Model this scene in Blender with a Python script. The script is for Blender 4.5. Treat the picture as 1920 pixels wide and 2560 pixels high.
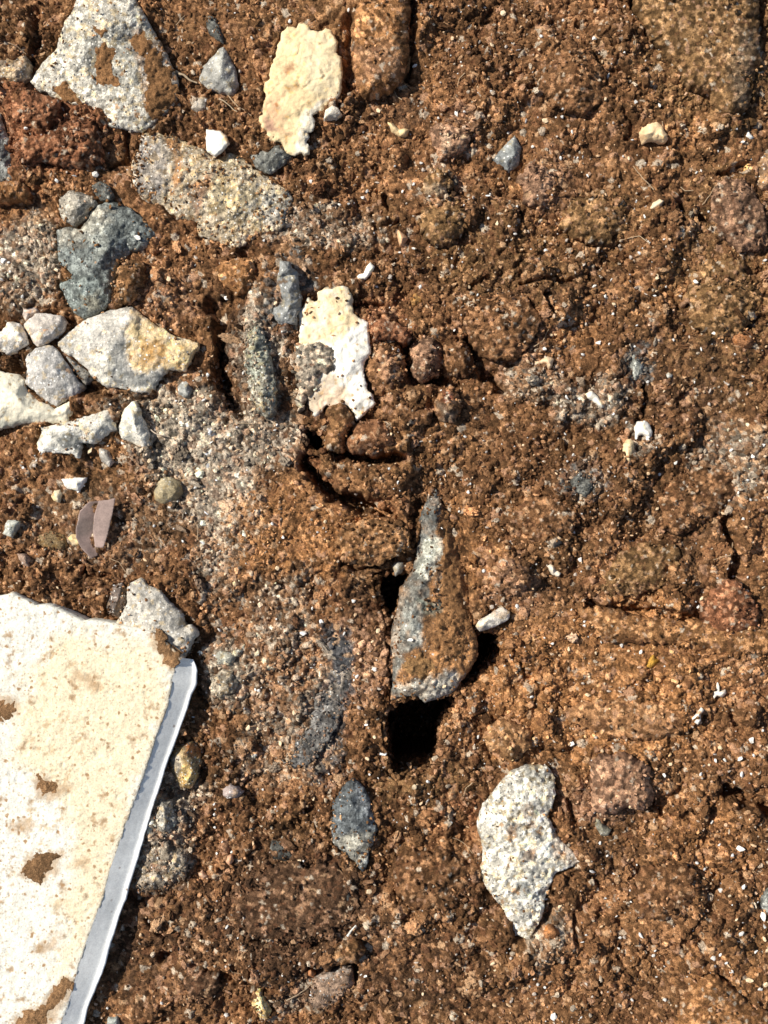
import bpy, math, random
import numpy as np
from mathutils import Vector
from mathutils.geometry import delaunay_2d_cdt

random.seed(7); RNG = np.random.default_rng(7)
for o in list(bpy.data.objects): bpy.data.objects.remove(o)
SC = bpy.context.scene

# ------------------------------------------------------------------ camera, light, exposure
S = 0.00025            # metres per source pixel at ground level (photo covers 0.48 x 0.64 m)
H = 0.80               # camera height
cam_d = bpy.data.cameras.new("camera"); cam = bpy.data.objects.new("camera", cam_d)
SC.collection.objects.link(cam); SC.camera = cam
cam.location = (0, 0, H); cam.rotation_euler = (0, 0, 0)
cam_d.sensor_fit = 'VERTICAL'; cam_d.sensor_height = 24.0
cam_d.lens = 24.0 * H / (2560 * S)
cam_d.clip_start = 0.01; cam_d.clip_end = 100
SUN_AZ_VEC = Vector((-0.86, 0.34, 0)).normalized()
SUN_EL = math.radians(47)
w = bpy.data.worlds.new("World"); SC.world = w; w.use_nodes = True
nt = w.node_tree; bg = nt.nodes['Background']
sky = nt.nodes.new('ShaderNodeTexSky'); sky.sky_type = 'NISHITA'; sky.sun_disc = False
sky.sun_elevation = SUN_EL; sky.sun_rotation = math.atan2(SUN_AZ_VEC.x, SUN_AZ_VEC.y)
nt.links.new(sky.outputs[0], bg.inputs[0]); bg.inputs[1].default_value = 0.07
sd = bpy.data.lights.new("sun", 'SUN'); sd.energy = 4.6; sd.angle = math.radians(0.6); sd.color = (1.0, 0.95, 0.87)
sun = bpy.data.objects.new("sun", sd); SC.collection.objects.link(sun)
sdir = Vector((SUN_AZ_VEC.x*math.cos(SUN_EL), SUN_AZ_VEC.y*math.cos(SUN_EL), math.sin(SUN_EL)))
sun.rotation_euler = sdir.to_track_quat('Z', 'Y').to_euler(); sun.location = sdir*2
SC.view_settings.view_transform = 'Standard'; SC.view_settings.look = 'None'
SC.view_settings.gamma = 1; SC.view_settings.exposure = 0.40

# ------------------------------------------------------------------ coordinates (source pixels)
K = 640/1659.0
def TL(col, row, pts): return np.array([(col*640 + x*K, row*640 + y*K) for x, y in pts], float)
def FV(pts): return np.array(pts, float)*(1920/1659.0)

# ------------------------------------------------------------------ noise
def _h(ix, iy, s):
    n = (ix.astype(np.int64)*374761393 + iy.astype(np.int64)*668265263 + int(s)*2147483647 + 1013904223) & 0xffffffff
    n = ((n ^ (n >> 13))*1274126177) & 0xffffffff
    n = ((n ^ (n >> 16))*2246822519) & 0xffffffff
    return ((n ^ (n >> 15)) & 0xffffff)/float(0xffffff)
def vn(x, y, s=0):
    ix = np.floor(x); iy = np.floor(y); fx = x-ix; fy = y-iy
    fx = fx*fx*(3-2*fx); fy = fy*fy*(3-2*fy); ix = ix.astype(np.int64); iy = iy.astype(np.int64)
    return ((_h(ix, iy, s)*(1-fx)+_h(ix+1, iy, s)*fx)*(1-fy) + (_h(ix, iy+1, s)*(1-fx)+_h(ix+1, iy+1, s)*fx)*fy)*2-1
def fbm(x, y, wl, oct=4, s=0, g=0.5):
    r = 0*x; a = 1.0; t = 0
    for i in range(oct):
        r = r + a*vn(x/wl+17.3*i, y/wl-9.1*i, s*31+i); t += a; a *= g; wl = wl/2.03
    return r/t
def cells(x, y, c, s=0, rmin=.35, rmax=.75):
    """dome heights (in cell units of px) of randomly sized grains; returns height px, id hash, fraction"""
    gx = np.floor(x/c).astype(np.int64); gy = np.floor(y/c).astype(np.int64)
    best = np.full(x.shape, -1e9); bid = np.zeros(x.shape)
    for dx in (-1, 0, 1):
        for dy in (-1, 0, 1):
            jx = gx+dx; jy = gy+dy
            px = (jx+_h(jx, jy, s))*c; py = (jy+_h(jx, jy, s+1))*c
            r = (rmin+(rmax-rmin)*_h(jx, jy, s+2)**1.5)*c
            an = _h(jx, jy, s+3)*6.28; el = 0.65+0.5*_h(jx, jy, s+5)
            ux = (x-px)*np.cos(an)+(y-py)*np.sin(an); uy = -(x-px)*np.sin(an)+(y-py)*np.cos(an)
            q = (ux/(r))**2+(uy/(r*el))**2
            # tilted flat-ish tops make angular grains
            tl = (_h(jx, jy, s+7)-.5)*0.9*ux + (_h(jx, jy, s+8)-.5)*0.9*uy
            hgt = r*np.where(q < 1, np.sqrt(np.maximum(0, 1-q))*0.9, -0.6*(np.sqrt(q)-1)) + tl*(q < 1.3) + (_h(jx, jy, s+4)-.5)*c*.5
            m = hgt > best
            best = np.where(m, hgt, best); bid = np.where(m, _h(jx, jy, s+6), bid)
    return best, bid

# ------------------------------------------------------------------ 2D geometry helpers
def seg_dist(P, poly, closed=True):
    A = np.asarray(poly, float); B = np.roll(A, -1, 0) if closed else A[1:]
    if not closed: A = A[:-1]
    out = np.full(len(P), 1e9)
    for i in range(0, len(P), 40000):
        Q = P[i:i+40000, None, :]; ab = (B-A)[None]; t = np.clip(((Q-A[None])*ab).sum(2)/np.maximum((ab**2).sum(2), 1e-9), 0, 1)
        d = Q-(A[None]+t[..., None]*ab); out[i:i+40000] = np.sqrt((d**2).sum(2)).min(1)
    return out
def inside(P, poly):
    r = np.zeros(len(P), bool); n = len(poly); x = P[:, 0]; y = P[:, 1]
    for i in range(n):
        x1, y1 = poly[i]; x2, y2 = poly[(i+1) % n]
        if y1 == y2: continue
        c = ((y1 > y) != (y2 > y)) & (x < (x2-x1)*(y-y1)/(y2-y1)+x1)
        r ^= c
    return r
def sdist(P, poly):
    """signed distance (positive inside), evaluated only near the polygon"""
    poly = np.asarray(poly, float); out = np.full(len(P), -1e3)
    lo = poly.min(0)-90; hi = poly.max(0)+90
    m = (P[:, 0] > lo[0]) & (P[:, 0] < hi[0]) & (P[:, 1] > lo[1]) & (P[:, 1] < hi[1])
    if m.any():
        Q = P[m]; d = seg_dist(Q, poly); out[m] = np.where(inside(Q, poly), d, -d)
    return out
def densify(poly, step):
    out = []
    n = len(poly)
    for i in range(n):
        a = poly[i]; b = poly[(i+1) % n]; L = np.hypot(*(b-a)); k = max(1, int(round(L/step)))
        for j in range(k): out.append(a+(b-a)*j/k)
    return np.array(out)
def rough_outline(poly, step, amp, s):
    p = densify(np.asarray(poly, float), step)
    if amp > 1.9: p = 0.25*np.roll(p, 1, 0)+0.5*p+0.25*np.roll(p, -1, 0)
    nx = fbm(p[:, 0], p[:, 1], 22, 4, s, .75)*amp*2.8; ny = fbm(p[:, 0]+500, p[:, 1]+90, 22, 4, s+5, .75)*amp*2.8
    return p+np.stack([nx, ny], 1)
def cdt(P, loop=None):
    vs = [Vector((float(a), float(b))) for a, b in P]
    r = delaunay_2d_cdt(vs, [], [list(range(loop))] if loop else [], 1 if loop else 0, 1e-5)
    V = np.array([(v.x, v.y) for v in r[0]]); F = [tuple(f) for f in r[2]]
    orig = [o[0] if o else -1 for o in r[3]]
    return V, np.array(F), orig
def ccw(p):
    a = p; b = np.roll(p, -1, 0)
    return p if (a[:, 0]*b[:, 1]-b[:, 0]*a[:, 1]).sum() > 0 else p[::-1]

def plane_heights(coarse):
    """piecewise planar height from control points (x,y,z)"""
    C = np.array(coarse, float); V, F, orig = cdt(C[:, :2]); Z = np.array([C[o, 2] if o >= 0 else 0 for o in orig])
    def f(P):
        out = np.full(len(P), Z.min()); done = np.zeros(len(P), bool)
        for t in F:
            a, b, c = V[t[0]], V[t[1]], V[t[2]]
            den = (b[1]-c[1])*(a[0]-c[0])+(c[0]-b[0])*(a[1]-c[1])
            if abs(den) < 1e-9: continue
            l1 = ((b[1]-c[1])*(P[:, 0]-c[0])+(c[0]-b[0])*(P[:, 1]-c[1]))/den
            l2 = ((c[1]-a[1])*(P[:, 0]-c[0])+(a[0]-c[0])*(P[:, 1]-c[1]))/den
            l3 = 1-l1-l2; m = (l1 > -.001) & (l2 > -.001) & (l3 > -.001) & ~done
            out[m] = (l1*Z[t[0]]+l2*Z[t[1]]+l3*Z[t[2]])[m]; done |= m
        return out
    return f

# ------------------------------------------------------------------ world placement
def to_world(P, z):
    """P in source px, z in metres -> world, allowing for the perspective of a point above ground"""
    k = (H-z)/H
    return np.stack([(P[:, 0]-960)*S*k, (1280-P[:, 1])*S*k, z], 1)

def mesh_np(name, V, F, col=None, mat=None, smooth=True):
    me = bpy.data.meshes.new(name); V = np.asarray(V, np.float32); F = np.asarray(F, np.int32)
    me.vertices.add(len(V)); me.vertices.foreach_set('co', V.ravel())
    k = F.shape[1]; me.loops.add(F.size); me.loops.foreach_set('vertex_index', F.ravel())
    me.polygons.add(len(F)); me.polygons.foreach_set('loop_start', np.arange(0, F.size, k, dtype=np.int32))
    me.polygons.foreach_set('loop_total', np.full(len(F), k, np.int32))
    me.update(calc_edges=True)
    me.polygons.foreach_set('use_smooth', np.full(len(F), smooth, bool))
    if col is not None:
        a = me.color_attributes.new('tint', 'FLOAT_COLOR', 'POINT')
        c = np.ones((len(V), 4), np.float32); c[:, :3] = np.clip(col, 0.004, 1); a.data.foreach_set('color', c.ravel())
    if mat: me.materials.append(mat)
    return me
def link(name, me, parent=None, loc=None):
    o = bpy.data.objects.new(name, me); SC.collection.objects.link(o)
    if parent is not None: o.parent = parent
    if loc is not None: o.location = loc
    return o
def tag(o, label, cat, group=None, kind=None):
    if label: o['label'] = label
    if cat: o['category'] = cat
    if group: o['group'] = group
    if kind: o['kind'] = kind
    return o

# ------------------------------------------------------------------ materials
def material(name, rough=.9, grain=((900, .35),), specks=(), bump=((700, .0006),), spec=.25):
    """tint attribute (the real colour of each spot) x procedural grain, with procedural specks and bump"""
    m = bpy.data.materials.new(name); m.use_nodes = True; n = m.node_tree; L = n.links
    b = n.nodes['Principled BSDF']; b.inputs['Roughness'].default_value = rough
    b.inputs['Specular IOR Level'].default_value = spec
    at = n.nodes.new('ShaderNodeAttribute'); at.attribute_name = 'tint'
    geo = n.nodes.new('ShaderNodeNewGeometry'); c = at.outputs['Color']; pos = geo.outputs['Position']
    for i, (sc, amt) in enumerate(grain):
        t = n.nodes.new('ShaderNodeTexNoise'); t.inputs['Scale'].default_value = sc; t.inputs['Detail'].default_value = 3
        t.inputs['Roughness'].default_value = .65; L.new(pos, t.inputs['Vector'])
        r = n.nodes.new('ShaderNodeMapRange'); r.inputs[1].default_value = .32; r.inputs[2].default_value = .68
        r.inputs[3].default_value = 1-amt; r.inputs[4].default_value = 1+amt; L.new(t.outputs[0], r.inputs[0])
        mx = n.nodes.new('ShaderNodeVectorMath'); mx.operation = 'SCALE'; L.new(c, mx.inputs[0]); L.new(r.outputs[0], mx.inputs['Scale']); c = mx.outputs[0]
    for (sc, thr, colr, soft, dens) in specks:
        v = n.nodes.new('ShaderNodeTexVoronoi'); v.inputs['Scale'].default_value = sc; L.new(pos, v.inputs['Vector'])
        nz = n.nodes.new('ShaderNodeTexNoise'); nz.inputs['Scale'].default_value = sc*1.7; L.new(pos, nz.inputs['Vector'])
        ad = n.nodes.new('ShaderNodeMath'); ad.operation = 'MULTIPLY_ADD'; ad.inputs[1].default_value = 1.0 if name == 'lime' else .55; L.new(nz.outputs[0], ad.inputs[0]); L.new(v.outputs['Distance'], ad.inputs[2])
        r = n.nodes.new('ShaderNodeMapRange'); r.inputs[1].default_value = thr+.27; r.inputs[2].default_value = thr+.27+soft
        r.inputs[3].default_value = 1; r.inputs[4].default_value = 0; L.new(ad.outputs[0], r.inputs[0])
        sp = n.nodes.new('ShaderNodeSeparateColor'); L.new(v.outputs['Color'], sp.inputs[0])
        lt = n.nodes.new('ShaderNodeMath'); lt.operation = 'LESS_THAN'; lt.inputs[1].default_value = dens; L.new(sp.outputs[0], lt.inputs[0])
        mu = n.nodes.new('ShaderNodeMath'); mu.operation = 'MULTIPLY'; L.new(lt.outputs[0], mu.inputs[0]); L.new(r.outputs[0], mu.inputs[1])
        mx = n.nodes.new('ShaderNodeMix'); mx.data_type = 'RGBA'; L.new(mu.outputs[0], mx.inputs[0]); L.new(c, mx.inputs[6]); mx.inputs[7].default_value = (*colr, 1); c = mx.outputs[2]
    L.new(c, b.inputs['Base Color'])
    nrm = None
    for sc, dist in bump:
        t = n.nodes.new('ShaderNodeTexNoise'); t.inputs['Scale'].default_value = sc; t.inputs['Detail'].default_value = 4
        t.inputs['Roughness'].default_value = .6; L.new(pos, t.inputs['Vector'])
        bp = n.nodes.new('ShaderNodeBump'); bp.inputs['Distance'].default_value = dist; bp.inputs['Strength'].default_value = .9
        L.new(t.outputs[0], bp.inputs['Height'])
        if nrm: L.new(nrm, bp.inputs['Normal'])
        nrm = bp.outputs[0]
    if nrm: L.new(nrm, b.inputs['Normal'])
    return m
M = {}
M['soil'] = material('soil', .95, ((520, .3), (1600, .6)), bump=((800, .0014), (2200, .0008)), spec=.12)
M['granite'] = material('granite', .85, ((160, .22), (450, .32), (1300, .4)),
    specks=((420, .20, (.09, .09, .09), .12, .28), (520, .2, (.82, .78, .68), .12, .34), (300, .16, (.26, .14, .07), .1, .12)), bump=((380, .0018), (1100, .0009)), spec=.3)
M['slate'] = material('slate', .8, ((170, .3), (450, .38), (1300, .42)),
    specks=((480, .18, (.62, .62, .56), .10, .16), (600, .2, (.03, .038, .045), .1, .3)), bump=((360, .0018), (1100, .0009)), spec=.3)
M['lime'] = material('lime', .85, ((110, .07), (330, .12), (900, .18)),
    specks=((260, .36, (.36, .22, .11), .22, .30), (520, .36, (.50, .40, .27), .3, .35)), bump=((330, .0007), (1100, .00035)), spec=.3)
M['flake'] = material('flake', .85, ((180, .06), (700, .11)), specks=((300, .12, (.5, .36, .2), .3, .14),), bump=((300, .0007), (1000, .0004)), spec=.3)
M['edge'] = material('edge', .8, ((60, .07), (300, .07), (1000, .10)), specks=((240, .10, (.4, .33, .28), .2, .06),), bump=((400, .00012),), spec=.3)
M['pale'] = material('pale', .85, ((140, .12), (430, .2), (1300, .28)), specks=((520, .16, (.30, .29, .27), .18, .22), (460, .2, (.88, .85, .78), .15, .28)), bump=((420, .0014), (1300, .0007)), spec=.3)
M['grit'] = material('grit', .6, ((700, .12),), bump=((900, .0004),), spec=.5)
M['leaf'] = material('leaf', .7, ((500, .14), (1500, .12)), bump=((800, .0002),), spec=.3)

# ------------------------------------------------------------------ palettes (albedo)
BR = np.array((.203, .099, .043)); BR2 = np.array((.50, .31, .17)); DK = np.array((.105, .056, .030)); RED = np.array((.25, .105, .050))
ORA = np.array((.37, .176, .068)); OLI = np.array((.215, .120, .050)); GRY = np.array((.40, .335, .25)); LG = np.array((.46, .44, .39)); SLT = np.array((.155, .158, .145))
TEAL = np.array((.20, .25, .215)); CRM = np.array((.82, .70, .48)); WHT = np.array((.88, .86, .80)); PNK = np.array((.37, .21, .125)); MUD = np.array((.27, .138, .058))

# soil colour zones: (cx, cy, rx, ry, colour, strength) in full-view px (1659 wide)
ZON = [(90, 260, 170, 110, RED, .85), (60, 330, 110, 60, RED, .6), (700, 40, 180, 90, MUD, .5), (880, 110, 80, 130, ORA, .45), (1050, 200, 140, 200, BR, .3),
 (1520, 130, 160, 170, OLI, .8), (1560, 620, 140, 280, OLI, .45), (1150, 560, 230, 120, OLI, .35), (60, 560, 80, 110, GRY, .75), (430, 960, 150, 100, GRY, .9), (470, 1080, 80, 90, GRY, .6), (600, 930, 60, 90, GRY, .6), (330, 900, 120, 60, GRY, .4), (520, 1100, 60, 110, GRY, .45), (620, 1480, 110, 140, GRY, .3), (250, 1150, 120, 60, DK, .3), (400, 880, 90, 60, GRY, .6),
 (560, 780, 50, 130, GRY, .8), (620, 640, 50, 80, SLT, .6), (720, 800, 90, 90, GRY, .7), (700, 500, 130, 60, GRY, .45), (480, 1190, 70, 130, GRY, .5), (490, 1450, 60, 90, GRY, .6), (340, 1800, 70, 130, GRY, .75), (380, 1720, 60, 60, GRY, .5),
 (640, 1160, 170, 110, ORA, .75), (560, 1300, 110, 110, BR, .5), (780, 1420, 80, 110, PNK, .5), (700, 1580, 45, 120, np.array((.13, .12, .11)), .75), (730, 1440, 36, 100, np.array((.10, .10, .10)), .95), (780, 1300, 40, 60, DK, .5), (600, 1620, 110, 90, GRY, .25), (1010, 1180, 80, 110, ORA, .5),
 (1100, 1260, 80, 60, PNK, .5), (1280, 1470, 300, 110, ORA, .75), (1400, 1350, 270, 60, ORA, .8), (1330, 1570, 190, 90, ORA, .8), (1150, 1450, 110, 120, ORA, .5), (1110, 1590, 60, 60, ORA, .6), (1320, 1720, 100, 60, PNK, .7), (1500, 1800, 150, 100, ORA, .4),
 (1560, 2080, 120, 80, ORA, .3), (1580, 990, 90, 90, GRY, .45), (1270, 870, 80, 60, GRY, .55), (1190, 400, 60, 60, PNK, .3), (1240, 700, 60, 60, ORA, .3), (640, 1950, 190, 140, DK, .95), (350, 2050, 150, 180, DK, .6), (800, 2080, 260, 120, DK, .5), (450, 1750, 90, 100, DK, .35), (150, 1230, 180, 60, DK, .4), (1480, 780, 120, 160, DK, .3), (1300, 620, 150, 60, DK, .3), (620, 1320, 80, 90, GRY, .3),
 (1150, 820, 60, 50, GRY, .35), (1370, 790, 40, 50, SLT, .6), (1250, 1040, 60, 50, SLT, .55), (850, 960, 150, 110, MUD, .4), (1180, 2020, 60, 60, GRY, .4), (660, 2160, 60, 40, GRY, .35), (90, 1180, 160, 90, BR, .4), (820, 700, 60, 60, RED, .5), (1380, 950, 40, 30, GRY, .4),
 (360, 640, 70, 60, PNK, .3), (1130, 380, 60, 50, ORA, .4), (1470, 300, 70, 40, ORA, .35), (1100, 620, 70, 60, DK, .35), (1450, 870, 110, 60, DK, .3), (1500, 1150, 90, 60, DK, .4), (1360, 1870, 130, 50, DK, .3), (1010, 430, 60, 70, DK, .25), (1400, 640, 80, 50, ORA, .35), (960, 1620, 60, 50, DK, .5), (880, 250, 50, 50, DK, .5), (650, 250, 40, 120, DK, .4), (520, 760, 30, 110, DK, .6), (900, 1700, 130, 60, OLI, .4), (1000, 1750, 60, 50, RED, .3), (230, 1130, 200, 90, GRY, .15), (1000, 290, 50, 40, PNK, .6), (940, 400, 40, 40, GRY, .6), (1310, 480, 90, 70, OLI, .3), (1120, 740, 60, 50, PNK, .4)]
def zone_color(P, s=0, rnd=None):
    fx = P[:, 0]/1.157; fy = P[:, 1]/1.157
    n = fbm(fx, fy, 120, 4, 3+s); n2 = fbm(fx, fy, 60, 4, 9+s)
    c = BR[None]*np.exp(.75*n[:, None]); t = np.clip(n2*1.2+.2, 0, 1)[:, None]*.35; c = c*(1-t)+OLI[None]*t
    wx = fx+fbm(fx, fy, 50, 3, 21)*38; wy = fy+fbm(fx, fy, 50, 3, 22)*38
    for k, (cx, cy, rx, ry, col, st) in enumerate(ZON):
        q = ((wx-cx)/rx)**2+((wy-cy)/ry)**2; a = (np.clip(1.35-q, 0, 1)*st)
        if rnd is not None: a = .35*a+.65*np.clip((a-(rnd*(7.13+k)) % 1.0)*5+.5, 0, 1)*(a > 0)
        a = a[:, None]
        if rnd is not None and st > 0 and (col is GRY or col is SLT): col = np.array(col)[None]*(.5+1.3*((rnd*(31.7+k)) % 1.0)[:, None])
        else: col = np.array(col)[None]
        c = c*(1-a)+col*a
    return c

# ------------------------------------------------------------------ stone outlines (traced, source px)
OUT = {}
OUT['stoneA'] = TL(0, 0, [(520,-60),(860,-80),(880,0),(940,90),(990,190),(1050,300),(1110,420),(1155,520),(1150,640),(1090,730),(1040,770),(980,820),(925,850),(840,845),(760,830),(690,815),(670,730),(640,710),(560,685),(470,680),(390,645),(300,600),(230,565),(195,530),(215,490),(280,400),(370,310),(400,200),(420,130),(470,70)])
OUT['stoneB'] = TL(0, 0, [(920,870),(1040,860),(1150,890),(1230,930),(1320,970),(1400,1040),(1480,990),(1560,1010),(1659,1090),(1740,1160),(1860,1230),(1900,1290),(1850,1380),(1830,1480),(1760,1500),(1650,1540),(1560,1600),(1510,1640),(1400,1560),(1290,1530),(1280,1440),(1090,1400),(1050,1340),(940,1310),(900,1260),(860,1180),(850,1060),(900,960)])
OUT['stoneC'] = TL(0, 0, [(640,1320),(740,1310),(850,1350),(960,1440),(1010,1520),(960,1600),(830,1650),(770,1700),(740,1800),(720,1950),(690,2000),(620,2040),(540,2060),(480,2030),(440,1970),(390,1860),(385,1830),(450,1810),(470,1780),(430,1740),(380,1690),(375,1620),(370,1490),(440,1470),(520,1490),(560,1430),(590,1370)])
OUT['cobble'] = TL(0, 0, [(378,1290),(450,1235),(530,1245),(610,1290),(640,1320),(590,1370),(545,1430),(480,1465),(410,1430),(380,1350)])
OUT['tri'] = TL(0, 0, [(1445,295),(1490,370),(1535,460),(1545,560),(1510,620),(1430,605),(1350,580),(1290,520),(1320,430),(1380,360)])
OUT['chipW'] = TL(0, 0, [(1335,840),(1430,850),(1470,880),(1485,930),(1440,980),(1395,1015),(1340,980),(1335,900)])
OUT['flakeA'] = TL(1, 0, [(170,210),(200,170),(240,170),(265,185),(280,150),(310,145),(335,165),(350,195),(400,205),(450,185),(480,195),(500,230),(530,270),(530,310),(515,345),(550,370),(555,440),(562,500),(550,560),(545,620),(510,650),(470,665),(445,700),(430,725),(400,730),(370,745),(380,790),(370,845),(340,855),(345,885),(320,920),(345,950),(345,1000),(310,1005),(290,990),(250,1005),(210,990),(180,960),(165,915),(120,920),(80,905),(75,860),(40,830),(25,780),(30,750),(55,740),(45,690),(60,630),(50,570),(60,530),(90,510),(85,450),(110,410),(130,370),(140,300),(160,260)])
OUT['flakeB'] = TL(1, 1, [(275,370),(300,330),(345,270),(375,295),(400,280),(395,240),(430,215),(500,205),(560,192),(600,215),(622,260),(620,310),(640,370),(680,405),(720,430),(735,480),(740,560),(745,630),(700,690),(695,740),(705,800),(725,860),(755,910),(772,960),(730,1000),(700,1030),(655,1068),(640,1020),(600,970),(560,960),(500,985),(460,960),(420,1010),(380,1040),(340,960),(330,870),(300,800),(280,700),(275,560),(285,480)])
OUT['stoneD'] = TL(0, 1, [(370,560),(480,460),(570,405),(680,365),(800,330),(860,330),(920,380),(990,430),(1060,470),(1140,520),(1210,545),(1290,560),(1290,590),(1245,615),(1235,680),(1200,745),(1130,735),(1080,740),(1040,790),(1000,850),(950,885),(880,880),(820,870),(760,850),(670,845),(620,800),(560,730),(480,660),(400,620)])
OUT['stoneE'] = TL(0, 1, [(170,650),(240,590),(320,575),(380,610),(430,690),(480,770),(540,850),(515,900),(430,930),(370,985),(300,940),(230,890),(160,820),(180,740)])
OUT['stoneF'] = TL(0, 1, [(230,365),(330,375),(400,385),(430,440),(415,490),(350,540),(290,580),(240,585),(200,530),(150,450),(190,400)])
OUT['stoneG'] = TL(0, 1, [(-60,500),(0,490),(50,430),(130,430),(170,500),(190,570),(130,610),(60,640),(0,620),(-60,610)])
OUT['stoneH'] = TL(0, 1, [(-140,740),(0,750),(80,760),(160,800),(170,860),(250,930),(360,990),(470,930),(480,1020),(440,1080),(330,1085),(220,1080),(110,1090),(0,1120),(-140,1140)])
OUT['stoneJ'] = TL(0, 1, [(260,1110),(350,1090),(470,1070),(560,1040),(650,1010),(700,990),(740,1030),(755,1120),(700,1150),(640,1190),(590,1215),(520,1210),(510,1310),(470,1300),(420,1280),(340,1270),(260,1290),(240,1240),(245,1180),(270,1150)])
OUT['stoneK'] = TL(0, 1, [(860,940),(900,980),(940,1080),(970,1160),(975,1220),(935,1250),(860,1215),(790,1190),(765,1110),(790,1030),(830,970)])
OUT['stoneT'] = TL(0, 2, [(905,425),(950,470),(1030,500),(1090,580),(1180,660),(1200,740),(1240,730),(1285,770),(1280,810),(1240,840),(1220,900),(1190,940),(1180,990),(1080,960),(900,850),(760,770),(750,720),(820,600),(820,480)])
OUT['slab'] = np.concatenate([TL(0, 2, [(-300,560),(0,545),(70,525),(150,560),(230,600),(290,598),(370,620),(460,665),(540,700),(650,705),(770,730),(980,770),(1080,850),(1190,945),(1150,985),(1130,1060),(1110,1150),(1090,1260),(1030,1420),(990,1530),(950,1659)]),
   TL(0, 3, [(920,90),(870,240),(820,360),(770,520),(720,660),(670,850),(620,980),(560,1150),(520,1270),(480,1420),(440,1560),(400,1659),(340,1900),(-300,1900)])])
OUT['rock'] = TL(1, 2, [(1165,-150),(1110,-70),(1075,0),(1060,60),(1050,200),(1040,290),(990,420),(940,500),(915,640),(885,740),(870,850),(885,950),(880,1090),(870,1220),(900,1215),(940,1200),(1050,1190),(1090,1235),(1180,1210),(1270,1180),(1320,1100),(1390,1020),(1430,960),(1440,850),(1400,740),(1390,600),(1380,450),(1310,250),(1255,60),(1205,-70)])
OUT['granite'] = FV([(1105,1665),(1140,1655),(1180,1655),(1200,1680),(1200,1720),(1185,1760),(1200,1800),(1235,1840),(1255,1860),(1225,1875),(1200,1885),(1180,1930),(1170,1980),(1145,2030),(1110,2020),(1085,1960),(1060,1930),(1035,1890),(1045,1830),(1030,1780),(1045,1740),(1075,1700)])
OUT['slate'] = TL(1, 3, [(630,60),(700,130),(750,220),(770,300),(790,400),(740,520),(720,640),(690,680),(650,620),(560,540),(490,480),(480,330),(500,220),(560,130)])
OUT['quartz'] = TL(1, 2, [(1425,740),(1450,700),(1530,650),(1600,620),(1650,650),(1640,700),(1560,740),(1450,775)])

# ------------------------------------------------------------------ terrain
# mounds: (cx, cy, rx, ry, rot deg, height mm, power) in full-view px
MND = [(840, 90, 90, 160, 0, 4, 4), (1510, 130, 170, 180, 10, 7, 3), (560, 30, 160, 70, 0, 4, 3), (700, 1180, 220, 110, 10, 6, 2), (760, 1420, 130, 150, 8, 5, 3), (900, 1000, 160, 90, 20, 2, 2),
 (1100, 700, 90, 70, 20, 5, 3), (1330, 720, 110, 90, 0, 3, 2), (1400, 1420, 300, 90, 8, 6, 3), (1330, 1560, 180, 90, 5, 5, 2), (1110, 1590, 65, 60, 0, 5, 4), (1320, 1710, 95, 65, 5, 8, 4), (1600, 1780, 170, 100, 0, 6, 2),
 (1560, 2130, 140, 100, 0, 8, 3), (1300, 1960, 200, 90, 0, 3, 2), (620, 1980, 180, 120, -15, 6, 3), (450, 2120, 160, 70, 0, 2, 2), (1180, 420, 75, 50, 0, 4, 3), (985, 290, 50, 38, 0, 3.5, 3), (940, 400, 45, 40, 0, 3, 3),
 (1400, 480, 100, 90, 0, 2, 2), (1310, 480, 70, 50, 0, 3, 3), (1620, 370, 60, 60, 0, 4, 3), (1230, 160, 80, 90, 0, 4, 3), (1560, 470, 100, 80, 0, 3, 3), (1270, 880, 90, 70, 0, 4, 2), (1160, 830, 70, 60, 0, 4, 3), (960, 880, 80, 60, 0, 3, 3),
 (600, 640, 45, 90, -15, 8, 3), (565, 790, 38, 120, -3, 8, 3), (100, 240, 130, 70, 10, 5, 3), (60, 560, 90, 90, 0, 4, 3), (1590, 990, 80, 80, 0, 3, 2), (1400, 980, 50, 40, 0, 4, 3), (1250, 1040, 70, 50, 10, 3, 3), (1000, 1170, 70, 120, -8, 3, 3),
 (1120, 1260, 50, 50, 0, 3, 3), (480, 1460, 55, 60, 0, 4, 3), (350, 1820, 60, 90, 0, 5, 3), (1050, 2090, 120, 60, 0, 3, 2), (850, 2140, 160, 40, -6, 4, 3), (510, 600, 45, 40, 0, 3, 4), (1450, 1990, 80, 60, 0, 3, 3), (1570, 640, 60, 80, 0, 2, 3), (1200, 1120, 60, 40, 0, 3, 3), (330, 640, 60, 60, 0, 3, 3), (750, 1020, 40, 10, 0, 1, 2)]
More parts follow.
